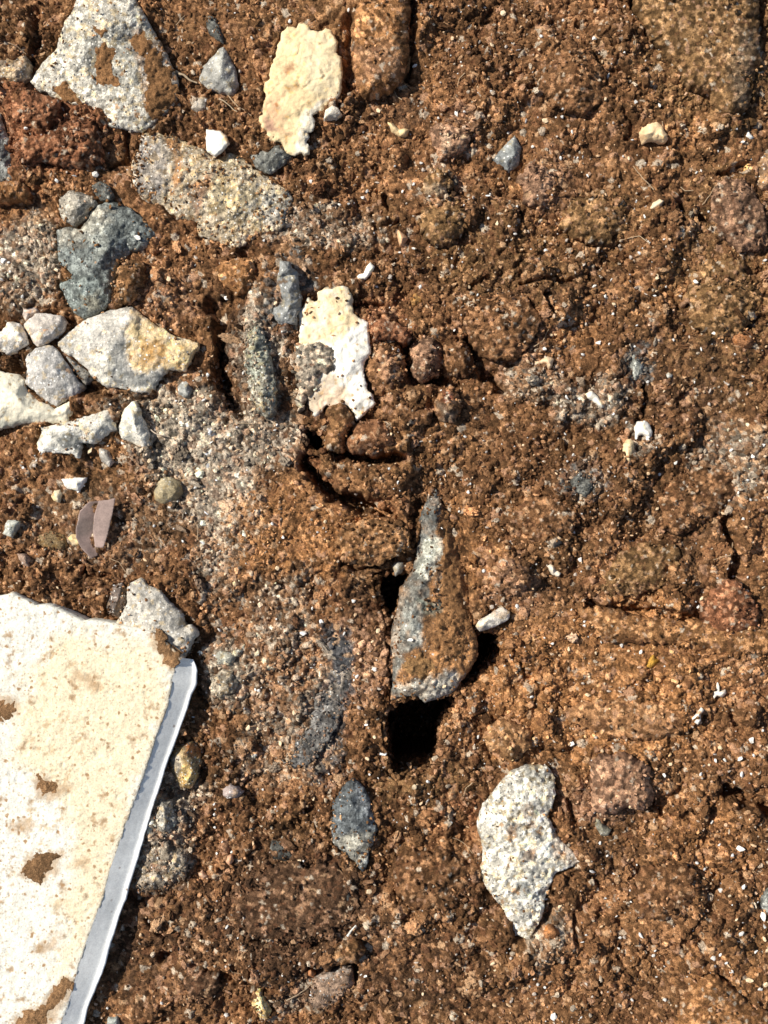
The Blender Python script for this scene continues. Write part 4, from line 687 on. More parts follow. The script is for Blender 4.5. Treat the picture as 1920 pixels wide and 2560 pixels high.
small('dark_stone', 'dark blue black stone half buried in the right middle', 'stone', TL(2,1,[(370,1450),(440,1400),(520,1440),(540,1500),(480,1560),(400,1520)]), SLT*.7, 'slate', 1, 4, rough=(1,.8), amp=4)
small('grey_stone', 'dark grey stone cut by the right edge near the bottom', 'stone', TL(2,3,[(1615,840),(1659,780),(1740,780),(1740,960),(1640,940),(1605,900)]), (.20,.21,.20), 'slate', 2, 6)
small('white_chip', 'white curved chip above the white flake', 'chip', t5([(740,38),(770,70),(752,112),(712,150),(660,148),(653,125),(698,108),(715,68)]), (.86,.84,.78), 'grit', 3.5, 6, nin=1, amp=.8)
small('white_arch_chip', 'white arch shaped chip with two legs on the right side', 'chip', TL(2,1,[(800,1110),(820,1075),(860,1065),(895,1090),(912,1140),(905,1175),(890,1202),(868,1200),(872,1170),(845,1155),(820,1165),(808,1190),(797,1160)]), (.86,.84,.78), 'grit', 3.5, 6, nin=2, amp=.8)
small('white_sliver', 'slanted white sliver left of the white arch shaped chip', 'chip', TL(2,1,[(485,890),(520,873),(560,910),(585,950),(598,980),(580,985),(545,955),(515,935),(490,920)]), (.78,.75,.66), 'grit', 3, 5, nin=2, amp=1)
small('cream_cluster', 'yellow cream crumbly chip just below the white arch shaped chip', 'chip', TL(2,1,[(710,1230),(760,1190),(795,1210),(780,1290),(770,1350),(730,1320),(705,1290)]), (.70,.54,.32), 'grit', 2.5, 5, alt=(.8,.7,.5), amp=3, rough=(1,.8))
small('white_chip', 'chunky white and orange chip left in the right middle soil', 'chip', TL(2,1,[(10,460),(60,410),(130,455),(115,500),(70,510),(20,490)]), (.76,.62,.44), 'grit', 3, 6.5, alt=(.84,.8,.72), amp=2.5)
small('peach_chip', 'forked peach chip above the pale dusty patch in the right middle', 'chip', TL(2,1,[(130,685),(180,680),(225,650),(275,665),(260,720),(235,738),(215,700),(180,715)]), (.74,.55,.36), 'grit', 2.5, 5.5, amp=1.5)
small('white_chip', 'white lump sitting on a brown clod in the upper right quarter', 'chip', TL(2,0,[(130,1265),(165,1225),(195,1240),(190,1290),(160,1300)]), (.82,.78,.7), 'grit', 3, 6, nin=2)
small('cream_chip', 'leaf shaped cream chip at the right of the upper soil', 'chip', TL(2,0,[(893,1355),(915,1310),(960,1285),(990,1300),(965,1340),(920,1362)]), (.72,.58,.40), 'grit', 2.5, 5, nin=2)
small('white_chip', 'white heart shaped chip near the upper right edge', 'chip', TL(2,0,[(1505,880),(1530,845),(1545,870),(1568,890),(1548,905),(1520,890)]), (.88,.86,.82), 'grit', 3, 5, nin=1, amp=.6)
small('white_chip', 'two lobed white chip up and left of the ochre soil ridge', 'chip', TL(2,2,[(230,350),(250,335),(275,345),(285,375),(320,395),(305,420),(265,408),(240,375)]), (.80,.72,.60), 'grit', 3, 5.5, nin=1, amp=1)
small('yellow_chip', 'bright yellow ochre crumb just below the ochre soil ridge', 'chip', TL(2,2,[(885,960),(910,925),(930,950),(965,960),(940,985),(905,1010),(870,1005)]), (.52,.30,.06), 'soil', 2, 4.5, amp=2)
small('white_chip', 'white branching chip at the lower right of the ochre ridge', 'chip', TL(2,2,[(1290,1160),(1325,1160),(1330,1090),(1345,1130),(1345,1165),(1385,1150),(1392,1175),(1360,1200),(1330,1190),(1310,1210)]), (.84,.80,.72), 'grit', 3, 5, nin=1, amp=.8)
small('white_chip', 'tall white chip below the branching one', 'chip', TL(2,2,[(1205,1290),(1225,1262),(1248,1280),(1222,1320),(1225,1350),(1205,1378),(1190,1360),(1200,1330),(1170,1345),(1185,1320)]), (.86,.83,.76), 'grit', 3, 5, nin=1, amp=.8)
small('grey_stone', 'soft grey stone by the crevice above the ridged rock', 'stone', TL(1,2,[(880,350),(920,310),(960,330),(950,390),(900,420)]), (.34,.33,.30), edge=2, rise=5)
small('grey_stone', 'dusty pale grey stone right of the slab corner', 'stone', TL(0,2,[(1385,930),(1430,905),(1500,915),(1560,870),(1590,850),(1590,900),(1530,950),(1500,1000),(1410,990)]), (.40,.40,.35), 'granite', 2, 6, rough=(1,.7), amp=3)
small('grey_stone', 'dusty brown grey stone below the dusty pale grey one', 'stone', TL(0,2,[(1380,1080),(1440,1020),(1510,1030),(1545,1100),(1510,1180),(1430,1210),(1370,1160)]), (.33,.29,.23), 'granite', 2, 6, rough=(1.2,.9), amp=4)
small('grey_stone', 'crumbly grey stone along the slab edge at mid height', 'stone', TL(0,3,[(1000,330),(1040,200),(1110,240),(1150,330),(1120,400),(1040,420)]), (.34,.32,.28), 'granite', 2, 7, rough=(1.2,.9), amp=4, alt=(.26,.22,.18))
small('grey_stone', 'crumbly brown grey stone just below another along the slab edge', 'stone', TL(0,3,[(920,600),(1000,480),(1120,500),(1220,560),(1210,700),(1080,800),(900,790),(870,700)]), (.31,.27,.22), 'granite', 2, 6, rough=(1.6,1.1), amp=5, alt=(.20,.15,.11), nin=6)
small('teal_rock', 'teal and grey lichen covered rock ridge left of the white flake', 'rock', FV([(535,720),(560,700),(580,740),(590,800),(600,860),(585,900),(555,890),(540,840),(530,780)]), (.34,.32,.26), 'granite', 5, 10, rough=(1.4,1.0), amp=5, alt=np.array((.30,.32,.27)), nin=5)
small('grey_ridge_stone', 'smooth leaning grey stone above the teal and grey lichen rock', 'stone', FV([(605,560),(625,565),(640,590),(650,650),(640,700),(600,700),(585,680),(610,650),(600,600)]), (.27,.28,.28), 'pale', 4, 10, rough=(.8,.6), amp=3, nin=4)

# ------------------------------------------------------------------ clods
clod('mud_block', 'long block coated in orange brown mud beside the cream flake', t1([(650,-80),(1000,-80),(992,100),(985,350),(960,500),(900,560),(780,620),(680,600),(640,480),(632,250)]), 4, 9, ORA*.92, cat='block', crumb=.55, dome=3, colp=[(t1([(640,300),(900,260),(920,480),(760,560),(650,500)]), PNK*1.1, 24, .5)])
clod('mud_block', 'big smooth olive brown block at the top right corner', TL(2,0,[(800,-120),(1600,-120),(1600,170),(1615,380),(1560,520),(1530,700),(1440,770),(1330,740),(1290,620),(1120,560),(1060,420),(900,260),(850,140),(800,40)]), 3, 9, OLI*1.1, cat='block', crumb=.7, dome=3.5, colp=[(TL(2,0,[(1450,200),(1600,250),(1500,700),(1400,600)]), GRY*.7, 30, .4)], spacing=4)
clod('soil_clod', 'boat shaped brown clod below the black hole under the white flake', t5([(335,1300),(420,1280),(560,1300),(620,1325),(700,1315),(770,1350),(900,1340),(960,1400),(985,1500),(1000,1620),(900,1660),(820,1640),(700,1580),(560,1530),(450,1450),(380,1380)]), 2, 12, np.array((.26,.115,.05)), crumb=.8, sub=0, colp=[(t5([(820,1380),(960,1450),(900,1560),(800,1500)]), (.2,.06,.03), 16, .6)])
clod('soil_clod', 'smooth oval brown clod just below the bottom point of the white flake', t5([(600,1160),(640,1090),(700,1060),(790,1065),(860,1110),(905,1180),(900,1260),(780,1290),(640,1280),(590,1230)]), 2, 11, np.array((.26,.12,.055)), crumb=.6, dome=2)
clod('soil_clod', 'small brown clod between the black hole and the smooth oval clod', t5([(450,1030),(470,970),(560,950),(620,1010),(650,1080),(600,1150),(590,1240),(540,1280),(460,1260),(440,1160),(480,1100)]), 2, 9.5, MUD*.9, crumb=.8)
clod('soil_clod', 'rounded clod with cream crumbs touching the right edge of the white flake', t5([(710,720),(760,600),(830,560),(900,590),(960,670),(975,760),(940,860),(860,910),(780,890),(720,820)]), 1, 8, BR*1.1, colp=[(t5([(760,600),(940,640),(880,880),(820,800)]), PNK*1.2, 18, .6)])
clod('soil_clod', 'upright brown clod in the gap right of the clod with cream crumbs', t5([(1000,680),(1010,580),(1080,510),(1150,490),(1200,560),(1215,680),(1180,780),(1080,835),(1020,790)]), 1.5, 8.5, PNK*.72, crumb=.8, dome=2.2)
clod('soil_clod', 'wide brown clod leaning on the right side of the upright clod', t5([(1200,560),(1250,510),(1340,540),(1390,620),(1420,720),(1380,790),(1280,780),(1220,700)]), 1.5, 7.5, BR*1.0)
clod('soil_clod', 'reddish clod above the upright brown clod', t5([(740,430),(800,400),(900,430),(1000,470),(1010,540),(940,560),(850,545),(760,560)]), 1, 6, RED)
clod('soil_clod', 'rounded clod with a red spot below the upright clod', t5([(1150,960),(1190,870),(1260,840),(1320,900),(1335,1000),(1290,1080),(1200,1085),(1155,1030)]), 1.5, 8, BR*1.1, colp=[(t5([(1220,880),(1280,880),(1270,950),(1220,950)]), (.22,.04,.03), 10, .7), (t5([(1180,960),(1300,980),(1290,1070),(1200,1080)]), GRY*.8, 14, .5)])
clod('soil_clod', 'broad low clod right of the bottom point of the white flake', t5([(780,1000),(830,940),(950,930),(1050,980),(1140,1010),(1130,1090),(1010,1110),(900,1080),(800,1050)]), 1, 5.5, BR*.95)
clod('soil_clod', 'big rounded brown clod in the right middle with a dark crack on its left', t5([(1360,380),(1450,260),(1600,230),(1750,260),(1840,380),(1800,560),(1680,680),(1500,660),(1390,560),(1345,470)]), 1, 8, BR*1.05, spacing=4)
clod('soil_clod', 'orange brown overhanging clod above the left side of the ridged rock', TL(1,2,[(500,190),(560,90),(700,50),(860,60),(980,110),(1000,240),(900,290),(790,345),(660,350),(540,300)]), 2.5, 6.5, MUD*.95)
clod('soil_clod', 'tan crusty clod right of the large black hollow', TL(1,2,[(1470,1440),(1520,1380),(1600,1350),(1700,1370),(1800,1430),(1790,1530),(1700,1560),(1680,1620),(1600,1600),(1560,1540),(1490,1500)]), 3, 7, np.array((.40,.21,.09)), crumb=.8, dome=3)
clod('soil_clod', 'pinkish orange crusty clod right of the granite stone', TL(2,3,[(515,250),(520,100),(500,-20),(600,-80),(800,-70),(900,0),(905,130),(915,240),(840,280),(720,265),(640,300),(560,300)]), 4, 9, PNK*.95, crumb=1.0, dome=4, colp=[(TL(2,3,[(520,220),(900,220),(900,300),(540,310)]), (.45,.24,.15), 12, .6)])
for cx_, cy_, rx_, ry_, c_, l_ in ((1235, 165, 72, 82, BR*1.0, 'rounded soil clod with orange crumbs left of the big top right block'), (1560, 640, 75, 85, OLI*1.1, 'wide low olive brown clod near the right edge above the small orange pebble'), 
    (1290, 470, 80, 55, OLI*1.15, 'low olive brown clod in the middle of the upper right soil'), (1500, 1080, 90, 60, BR*.95, 'dark rounded clod right of the dark blue black half buried stone'), (1180, 1120, 70, 55, BR*1.1, 'rounded reddish brown clod right of the tip of the ridged rock'),
    (1440, 1930, 85, 60, BR*1.05, 'low crumbly clod right of the granite stone bottom'), (930, 1900, 80, 70, BR*.9, 'low brown clod between the pointed slate and the granite stone'), (1380, 1230, 90, 50, OLI*1.15, 'flat clod just above the ochre ridge'), (960, 480, 60, 45, OLI*1.1, 'small low clod up and to the right of the white curved chip'), (1570, 1330, 60, 70, RED*1.1, 'reddish clod at the right edge below the vertical crack')):
    clod('soil_clod', l_, ell(cx_*1.157, cy_*1.157, rx_*1.157, ry_*1.157, (cx_*13) % 60-30, 11), .6, 6.5, c_, dome=2.4, amp=7, spacing=4)
clod('soil_ridge', 'long smooth compacted ochre soil ridge running to the right edge below a dark crack', TL(2,2,[(425,625),(500,610),(700,650),(1040,700),(1250,720),(1500,740),(1800,790),(1800,930),(1400,930),(1150,880),(900,850),(700,860),(560,800),(450,720)]), 1.0, 5.5, np.array((.34,.165,.065)), cat='soil ridge', crumb=.3, dome=2, amp=6, spacing=4)
clod('soil_ridge', 'smooth compacted orange soil hump between the tan crusty clod and the right edge', TL(2,2,[(300,1270),(520,1230),(760,1200),(1050,1230),(1150,1330),(1080,1440),(850,1470),(600,1450),(400,1380)]), .6, 4.5, np.array((.37,.185,.08)), cat='soil ridge', crumb=.3, dome=2, amp=8, spacing=4)
clod('soil_clod', 'smooth orange clod above the smooth leaning grey stone', FV([(468,575),(500,555),(550,560),(556,600),(540,625),(515,640),(490,620),(470,600)]), 2, 6, ORA*1.0, crumb=.5)
clod('soil_clod', 'clod of red soil left of the bottom of the big top left stone', t0([(60,640),(180,570),(380,650),(390,740),(350,860),(220,860),(90,780)]), 2, 8, RED*.95, crumb=1.1)
clod('soil_clod', 'lumpy red brown clod below the other red soil', t0([(120,900),(260,860),(420,780),(620,760),(660,900),(640,1060),(500,1080),(320,1050),(140,1060)]), 1, 7, RED*.95, crumb=1.3)
clod('soil_clod', 'ochre brown clod on the left edge above the grey dusty ground', t0([(-60,1180),(120,1170),(200,1240),(180,1310),(60,1310),(-60,1320)]), 1.5, 6, ORA*.8)
clod('soil_clod', 'brown clod caught on the right side of the blue grey rock', t4([(740,200),(760,70),(850,20),(930,30),(960,130),(900,250),(840,320),(740,330)]), 3, 7, MUD*.85, crumb=.7)
clod('soil_clod', 'orange stony clod with pale crumbs right of the yellow and white chip', t1([(1130,850),(1180,800),(1290,820),(1390,880),(1370,960),(1280,1010),(1200,1030),(1150,950)]), 1, 6, PNK*1.0, colp=[(t1([(1190,860),(1270,860),(1260,950),(1210,950)]), (.72,.52,.34), 8, .7)])
clod('soil_clod', 'clod with a pale crusted lower edge below the orange stony one', t1([(1070,1220),(1110,1130),(1180,1080),(1250,1110),(1275,1200),(1240,1270),(1160,1290),(1090,1275)]), 1, 6, OLI*1.2, colp=[(t1([(1070,1200),(1260,1200),(1250,1290),(1090,1290)]), (.66,.50,.32), 10, .75)])
clod('soil_clod', 'brown clod with a white lump on it in the upper right quarter', TL(2,0,[(40,1150),(110,1060),(220,1070),(290,1180),(270,1290),(190,1350),(100,1310)]), 1, 6, PNK*.8)
clod('soil_clod', 'dark brown mound of soil at the right edge below the ochre stone', TL(2,0,[(1290,1240),(1370,1150),(1500,1150),(1600,1280),(1659,1400),(1659,1600),(1500,1640),(1340,1540),(1280,1380)]), 1, 7, PNK*.6, spacing=4)
clod('soil_clod', 'large brown mound at the bottom right corner', TL(2,3,[(1110,1480),(1180,1380),(1290,1345),(1400,1390),(1470,1470),(1600,1560),(1720,1600),(1720,1760),(1050,1760),(1060,1600)]), 2, 8, ORA*.8, spacing=4.2, crumb=.7)
clod('soil_clod', 'smooth dark mound left of the pointed slate stone near the bottom', TL(1,3,[(-60,760),(120,640),(420,600),(620,700),(690,880),(640,1000),(480,1080),(200,1120),(-40,1100),(-120,930)]), .6, 4.5, np.array((.12,.064,.034)), crumb=.7, amp=12, spacing=4.2)
clod('soil_clod', 'small brown clod below the point of the smooth dark mound', TL(1,3,[(470,1180),(540,1130),(650,1120),(700,1180),(660,1260),(560,1270),(490,1240)]), 1.5, 6, MUD*.8)
clod('soil_clod', 'dark brown flat lump at the lower left of the bottom middle', TL(0,3,[(1180,1380),(1280,1330),(1400,1340),(1430,1420),(1380,1500),(1230,1490)]), 1, 4, DK*1.2, crumb=.4)

# ------------------------------------------------------------------ loose crumbs on soil, clods and stones
parts = []
for n, r0, r1, bs in ((44000, 2.4, 4.2, I0), (16000, 4.5, 8.0, I0), (3600, 7, 13, I1), (420, 12, 20, I2)):
    P = np.stack([rng.uniform(-80, 2000, n), rng.uniform(-80, 2640, n)], 1)
    dens = .55+.75*fbm(P[:, 0], P[:, 1], 180, 3, 88)-.5*np.clip(fbm(P[:, 0], P[:, 1], 150, 3, 70)*2.2+.1, 0, 1)+.1
    if r0 >= 12: dens = dens*.8
    P = P[(rng.uniform(0, 1, n) < dens+.25)]; P = P[outside_stones(P, 2 if r0 < 7 else -5)]
    n = len(P); rad = r0+(r1-r0)*rng.uniform(0, 1, n)**1.8
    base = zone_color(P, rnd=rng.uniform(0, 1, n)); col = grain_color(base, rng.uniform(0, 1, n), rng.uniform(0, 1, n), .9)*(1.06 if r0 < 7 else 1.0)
    parts.append(grains(bs, P, rad, .55, col, .05 if r0 < 7 else -.1, rng, .28))
def sprinkle(poly, zf, dens, r0, r1, col=None, edge=0., sink=.35):
    lo, hi = poly.min(0), poly.max(0); n = int((hi-lo).prod()/(r0*r1*3.1)*max(dens, edge)*1.3)+1
    P = rng.uniform(0, 1, (n, 2))*(hi-lo)+lo; P = P[inside(P, poly)]
    if not len(P): return
    d = seg_dist(P, poly); f = dens*np.clip(.5+2.2*fbm(P[:, 0], P[:, 1], 45, 3, 555), 0, 1.6)+edge*np.exp(-d/9.)
    m = (rng.uniform(0, 1, len(P)) < f/(max(dens, edge)*1.3)); P = P[m]; d = d[m]; n = len(P)
    if n < 2: return
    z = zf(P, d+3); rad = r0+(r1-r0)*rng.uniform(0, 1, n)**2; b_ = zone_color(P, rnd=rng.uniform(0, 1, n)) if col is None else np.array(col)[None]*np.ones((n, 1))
    parts.append(grains(I0, P, rad, .5, grain_color(b_, rng.uniform(0, 1, n), rng.uniform(0, 1, n), .95), sink, rng, .3, gz=z))
for kk, (dn, ed) in {'mottled_rockstoneB': (.22, .9), 'blue_grey_rockstoneC': (.06, .3), 'grey_stonestoneA': (.05, .12), 'ridge_rockrock': (.22, .12), 'dark_slate_stoneslate': (.12, .8), 'white_flakeflakeB': (.05, .12), 'grey_cobblecobble': (.06, .5), 'granite_stonegranite': (.03, .15), 'pale_stonestoneD': (.02, .1), 'grey_stonestoneE': (.01, .1), 'grey_stonestoneT': (.05, .3), 'white_stonestoneJ': (.02, .2)}.items():
    key = next(q for q in ('stoneB', 'stoneC', 'stoneA', 'rock', 'slate', 'flakeB', 'cobble', 'granite', 'stoneD', 'stoneE', 'stoneT', 'stoneJ') if kk.endswith(q)); sprinkle(OUT[key], HF[kk], dn, 2.6, 5.5, MUD if key != 'rock' else None, ed)
for pts_, dep_, wd_ in PIT:
    e_ = densify(pts_, 6); per = len(e_)*6; dm_ = min(dep_, 70); n = int(per*dm_*4/150)
    k_ = rng.integers(0, len(e_), n); t_ = np.roll(e_, -1, 0)-np.roll(e_, 1, 0); nr_ = np.stack([t_[:, 1], -t_[:, 0]], 1); nr_ /= np.linalg.norm(nr_, axis=1)[:, None]
    if inside((e_+nr_*2)[:1], pts_)[0]: nr_ = -nr_
    zd = rng.uniform(0, 1, n)**1.4*dm_; P = e_[k_]+nr_[k_]*rng.uniform(-min(wd_*.9, 6), 3, n)[:, None]+rng.uniform(-3, 3, (n, 2)); rad = rng.uniform(3.5, 9, n)
    W_ = P+np.stack([fbm(P[:, 0], P[:, 1], 30, 3, 43), fbm(P[:, 0], P[:, 1], 30, 3, 44)], 1)*-7
    zt_ = ZB[np.clip(np.searchsorted(gy, P[:, 1])-1, 0, NY-2), np.clip(np.searchsorted(gx, P[:, 0])-1, 0, NX-2)]
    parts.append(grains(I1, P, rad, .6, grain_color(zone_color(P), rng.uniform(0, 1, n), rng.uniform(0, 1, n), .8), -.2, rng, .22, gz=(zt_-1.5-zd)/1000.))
for nm_, pl_, zf_ in SMALLS: sprinkle(pl_, zf_, .5 if 'teal' in nm_ or 'crumbly' in nm_ or 'long dark' in nm_ else .12, 2.4, 4.5, GRY*.9 if 'teal' in nm_ else None, .6)
for pl_, zf_, col_, nm_ in CLODS: sprinkle(pl_, zf_, .16 if nm_ in ('mud_block', 'soil_ridge') else .28, 2.8, 6.5, col_, .12)
V, F, C = merge(parts)
o = link('soil_crumbs', mesh_np('soil_crumbs', V, F, C, M['soil'], False)); tag(o, 'loose brown soil crumbs covering the ground between the stones', 'soil crumbs', kind='stuff')
# ------------------------------------------------------------------ folded leaf
lf = link('dry_leaf', None, None, None)
LB = t4([(495,1750),(520,1650),(575,1590),(640,1585),(690,1700),(665,1800),(640,1900),(632,1945),(590,1962),(530,1900),(490,1820)])
LR = t4([(640,1585),(700,1580),(748,1568),(738,1620),(722,1700),(700,1800),(672,1892),(615,1885),(600,1780),(610,1680)])
zl = np.median(macro_nopit(LB)); c = LB.mean(0); lo_ = np.array([(c[0]-960)*S, (1280-c[1])*S, zl/1000.]); lf.location = lo_
tag(lf, 'folded mauve brown dry leaf standing in the soil above the slab', 'leaf')
def leafz(a, b, f):
    return lambda P, d: (zl+a+b*np.clip((P[:, 0]-f(P))/40., -2, 2)+.3*fbm(P[:, 0], P[:, 1], 30, 2, 5))/1000.
fold = lambda P: 235+(P[:, 1]-1250)*-.02
for nm, pl, fn in (('leaf_blade', LB, leafz(6.5, -4.5, lambda P: 195+0*P[:, 0])), ('leaf_flap', LR, leafz(9.5, 1.2, lambda P: 240+0*P[:, 0]))):
    relief(nm, pl, fn, (lambda fn_: (lambda P: fn_(P, None)-.0004))(fn), 3.2, colour_fn((.30,.215,.18), [(TL(0,2,[(480,80),(560,0),(600,60),(560,160),(500,170)]), (.22,.17,.14), 12, .6)], .3, 31), M['leaf'], lf, lo_, 0, .8, 31, rings=1, wall=0)

# ------------------------------------------------------------------ twigs / root fibres
def twig(label, pts, r, col, lift=3., name='dry_twig', cat='twig', group=None):
    P = resample(np.asarray(pts, float), 14); n = len(P); P = P+np.stack([vn(P[:, 0]/15, P[:, 1]/15, 3), vn(P[:, 0]/15, P[:, 1]/15, 4)], 1)*r*1.2
    z = np.convolve(np.pad(ground(P), 3, 'edge'), np.ones(7)/7, 'valid')+(lift)/1000.; Wd = to_world(P, z*0); Wd[:, 2] = z; V = []; m = 7
    for i in range(n):
        a = Wd[max(i-1, 0)]; b = Wd[min(i+1, n-1)]; t_ = Vector(b-a).normalized(); u = t_.cross(Vector((0, 0, 1))).normalized(); v = u.cross(t_)
        rr = r*S*(1-.5*i/n)*(1+.15*math.sin(i*2.1)); V += [Wd[i]+np.array(u)*rr*math.cos(k*2*math.pi/m)+np.array(v)*rr*math.sin(k*2*math.pi/m) for k in range(m)]
    F = [(i*m+k, i*m+(k+1) % m, (i+1)*m+(k+1) % m, (i+1)*m+k) for i in range(n-1) for k in range(m)]
    V = np.array(V); og_ = V.mean(0); o_ = link(name, mesh_np(name, V-og_, np.array(F), np.ones((len(V), 1))*np.array(col), M['leaf']), None, og_); tag(o_, label, cat, group)
twig('short tan twig between the big top left stone and the upright pointed stone', t0([(1140,480),(1200,510),(1278,552)]), 3.6, (.40, .30, .19))
twig('thin pale root right of the small dull grey pebble', t0([(1430,660),(1490,700),(1545,750)]), 1.8, (.42, .32, .20))
twig('thin curved root beside the tan stone on the left edge', t0([(80,310),(140,335),(195,380)]), 1.5, (.30, .20, .12))
twig('thin pale root right of the wedge shaped white stone', t4([(980,1130),(1040,1165),(1110,1180)]), 1.8, (.48, .38, .28))
twig('forked thin root beside the flat brown grey stone near the bottom', TL(1,3,[(200,1490),(280,1440),(330,1400),(370,1370)]), 1.8, (.30, .22, .14))
rt = np.random.default_rng(71)
for q in range(34):
    cx_, cy_ = (rt.uniform(20, 1900), rt.uniform(20, 1200 if q % 2 else 2540)); a_ = rt.uniform(0, 6.28); l_ = rt.uniform(14, 40); b_ = rt.uniform(-.5, .5)
    if any(sdist(np.array([[cx_, cy_]]), OUT[k_])[0] > -30 for k_ in ('slab', 'flakeA', 'flakeB', 'granite', 'stoneA', 'stoneD', 'stoneH', 'stoneE', 'rock')): continue
    twig('hair thin tan root fibre lying on the soil', [(cx_, cy_), (cx_+l_*math.cos(a_), cy_+l_*math.sin(a_)), (cx_+2*l_*math.cos(a_+b_), cy_+2*l_*math.sin(a_+b_))], float(rt.uniform(.9, 1.5)), (.42, .30, .18), lift=1.6, name='root_fibre', cat='root', group='fine root fibres on the soil')
twig('silvery white sliver at the edge of the smooth dark mound', TL(1,3,[(590,1065),(615,1030),(650,985)]), 3.2, (.62, .60, .54), name='white_sliver', cat='sliver', lift=4)
twig('tiny white sliver at the lower left of the large black hollow', TL(1,2,[(800,1560),(830,1558),(860,1550)]), 3.4, (.8, .78, .72), name='white_sliver', cat='sliver', lift=3)

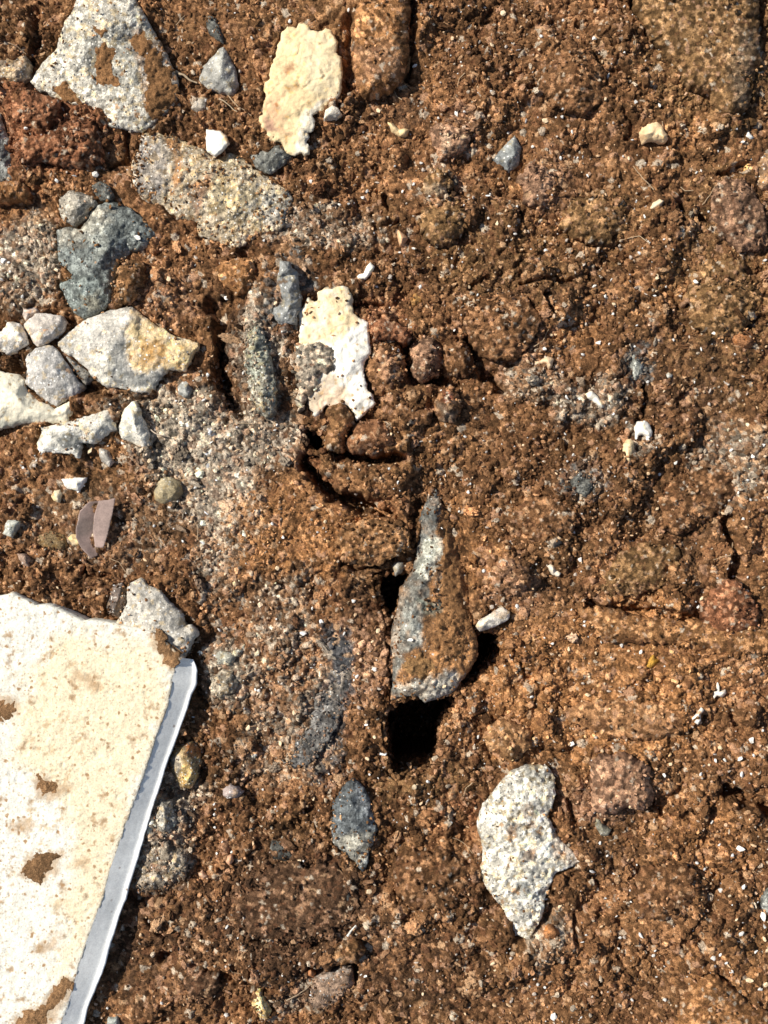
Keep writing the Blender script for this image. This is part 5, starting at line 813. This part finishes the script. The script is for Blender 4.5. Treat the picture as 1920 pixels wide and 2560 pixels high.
# ------------------------------------------------------------------ white grit pieces, one object each
GRIT = {(0,0): [(1530,80,8),(550,1305,7),(545,660,6),(620,1130,16),(890,1540,14),(1040,1615,7),(950,345,7)],
 (1,0): [(1530,290,14),(1150,160,9),(795,715,14),(1300,735,12),(1070,1055,9),(540,1325,10),(600,1320,7),(1025,1190,9),(1180,765,7),(1520,590,9),(165,1380,10),(355,1175,9),(425,1215,7),(1565,1450,13),(1640,1465,7),(860,365,14),(850,300,10),(1600,90,14),(600,65,9),(1635,860,7),(1020,1610,9),(950,1240,8),(690,1280,9),(1640,1610,11)],
 (2,0): [(535,250,13),(730,340,7),(190,245,7),(420,485,15),(515,515,9),(605,640,10),(800,660,11),(955,682,8),(1130,605,8),(1270,615,7),(215,780,14),(390,855,8),(500,1125,11),(755,1025,11),(1155,1105,8),(1195,1120,9),(1225,1105,7),(1495,920,9),(1580,1440,12),(1435,1275,10),(1025,1550,8),(120,1490,7),(255,1580,9),(20,1510,9),(1105,1490,12),(1640,410,8),(1600,480,11),(330,705,7),(1395,815,9),(540,1300,5),(1430,605,6),(135,950,9)],
 (0,1): [(20,30,13),(1095,145,12),(1465,270,13),(65,100,8),(545,1490,5),(795,1212,10),(585,1265,12),(965,1330,12),(60,1630,8),(150,1370,7),(1375,1125,7),(700,1230,5),(620,40,7)],
 (1,1): [(310,85,10),(125,305,9),(1380,198,9),(365,718,8),(875,1155,8),(1240,470,6),(885,600,11),(1115,10,7),(30,240,7),(845,870,11),(1330,750,7),(1055,625,5),(1620,625,10),(170,490,7),(1110,1180,6),(1375,1530,9),(1530,300,8),(90,465,6)],
 (2,1): [(935,140,16),(660,310,9),(655,375,7),(1190,165,10),(370,415,7),(255,510,9),(560,565,10),(630,570,9),(1355,360,6),(1445,385,10),(1250,465,12),(985,875,7),(355,915,9),(460,1340,9),(70,1225,6),(400,1240,7),(1210,1510,7),(1465,1530,8),(940,1640,12),(1060,1340,11),(1560,1300,10),(1120,20,8),(530,200,14),(605,262,9),(400,1230,5),(210,600,10),(1310,500,10),(1135,1060,9),(1620,1230,12),(1045,355,9),(1110,310,8),(300,1600,7),(890,445,6)],
 (0,2): [(375,490,10),(750,345,7),(1360,1310,10),(1610,1400,15),(1380,675,6),(620,1530,5),(1430,340,8),(1490,240,8),(1390,930,5),(1590,1530,7),(1655,1150,7)],
 (1,2): [(450,60,10),(175,165,7),(140,360,15),(305,785,18),(630,575,11),(425,710,12),(975,735,7),(1150,925,7),(1000,830,12),(680,960,9),(655,1065,11),(635,1090,7),(770,1020,14),(475,1190,9),(250,1305,16),(15,1155,10),(10,1410,12),(1295,1395,8),(1320,1475,7),(720,1600,13),(770,1460,9),(510,1335,6),(715,1380,12),(375,985,8),(1220,1135,11),(965,1155,7),(755,838,8),(790,770,13),(375,155,9),(365,625,6),(620,90,9),(1205,105,6),(160,1500,11)],
 (2,2): [(400,130,11),(455,5,9),(650,70,9),(1120,38,8),(440,310,10),(60,380,9),(385,635,8),(470,738,9),(710,862,11),(260,850,10),(370,890,13),(835,905,9),(755,900,6),(985,830,12),(990,795,7),(1565,895,9),(1230,565,11),(1205,615,11),(830,1005,10),(490,1188,9),(30,1035,10),(680,1230,8),(720,1262,7),(600,1115,8),(1550,1480,16),(1610,1515,9),(1350,1530,16),(1565,1575,8),(1320,1610,9),(1370,1615,13),(585,1550,11),(650,1525,9),(860,1618,10),(390,1500,12),(1030,1635,11),(1075,1130,10),(1410,930,10),(1500,45,9),(500,1065,8),(545,915,9),(1550,1085,10),(655,950,9),(1320,975,7),(600,1450,6),(1300,860,6),(1480,1600,12),(745,30,9),(1275,1640,8),(40,1520,6)],
 (0,3): [(620,1530,9),(1405,555,9),(1500,545,7),(1440,480,6),(1570,930,11),(665,1410,5),(860,1235,6),(1300,1120,7),(1390,300,7),(1465,1600,11),(1350,360,6),(1000,1480,5)],
 (1,3): [(1022,125,12),(1052,150,7),(1125,160,9),(450,212,11),(285,600,9),(375,200,12),(975,385,8),(600,730,8),(1535,1265,11),(1548,1320,11),(710,1350,8),(730,800,16),(1075,1310,9),(100,390,8),(45,140,8),(175,750,10),(1380,1120,8),(440,770,7),(1320,1260,7),(1080,1465,8),(1495,1425,7)],
 (2,3): [(570,140,11),(615,170,8),(1490,45,13),(1550,40,7),(1295,352,11),(1388,370,9),(1480,520,16),(1357,748,9),(1350,790,15),(1410,830,11),(1265,925,9),(1220,935,7),(1188,948,7),(1485,1075,15),(1570,1095,9),(1580,1192,9),(1305,1230,17),(1350,1210,9),(535,1308,12),(1425,1320,12),(1535,1380,17),(580,1455,9),(1475,1630,16),(270,1615,18),(240,405,13),(865,345,9),(570,545,9),(700,1100,8),(835,1085,11),(660,685,7),(1000,150,10),(1540,335,8),(1630,960,17),(1640,1110,14),(1650,1400,14),(1610,1435,10),(1500,770,10),(1580,810,11),(155,1360,13),(220,850,6),(1265,1370,4),(1455,985,7),(990,1500,12),(310,900,9),(820,45,12),(1295,90,8),(1650,70,10),(1440,90,7),(1385,160,12),(1600,1590,7),(690,1170,8),(1370,1640,7),(1655,1180,12)]}
rg = np.random.default_rng(5); protos = {}
def grit_mesh(kind, i):
    V0, F0 = I1; V = V0*(1+rg.uniform(-.22, .22, (len(V0), 1))); V = V*np.array([1.2, .8, .5])*rg.uniform(.85, 1.15, 3)
    # knock off facets
    for _ in range(5):
        n_ = rg.normal(size=3); n_ /= np.linalg.norm(n_); dd = V@n_; lim = .55*abs(dd).max(); V = V-np.maximum(dd-lim, 0)[:, None]*n_
    colr = {'white': (.80, .76, .68), 'cream': (.76, .58, .36), 'peach': (.60, .38, .23)}[kind]
    return mesh_np('white_grit', V*S, F0, np.ones((len(V), 1))*np.array(colr), M['grit'], False)
for kind in ('white', 'cream', 'peach'): protos[kind] = [grit_mesh(kind, i) for i in range(5)]
first = None; cnt = 0
for (c_, r_), lst in GRIT.items():
    for x, y, r in lst:
        P = TL(c_, r_, [(x, y)]); kind = ['white', 'white', 'cream', 'peach'][int(rg.integers(0, 4))] if r < 12 else ['white', 'cream'][int(rg.integers(0, 2))]
        me = protos[kind][int(rg.integers(0, 5))]; rad = r*K*float(rg.uniform(1.15, 1.7))
        if first is None: first = o_ = link('white_grit', me)
        else: o_ = first.copy(); o_.data = me; SC.collection.objects.link(o_)
        z = float(ground(P)[0]); zs = [z]
        o_.scale = (rad, rad, rad); o_.rotation_euler = (rg.uniform(-.4, .4), rg.uniform(-.4, .4), rg.uniform(0, 6.28))
        # resting height: on a stone's top when one lies below, else on the soil
        for k_, zf_ in HF.items():
            key = next((q for q in OUT if k_.endswith(q)), None)
            if key is not None and sdist(P, OUT[key])[0] > 2: zs.append(float(zf_(P, np.array([50.]))[0]))
        if sdist(P, OUT['slab'])[0] > 0: zs.append(SZ/1000.)
        zz = max(zs)+(.25 if len(zs) > 1 else .4)*rad*S*.8+(.0 if len(zs) > 1 else .0006); wv = to_world(P, np.array([zz]))[0]; o_.location = tuple(wv)
        tag(o_, {'white': 'tiny angular white speck of grit lying on the brown soil', 'cream': 'tiny angular cream speck of grit lying on the brown soil', 'peach': 'tiny angular peach coloured speck of grit on the brown soil'}[kind], 'grit', 'specks of pale grit scattered over the soil'); cnt += 1
print('grit', cnt, 'objects', len(bpy.data.objects))
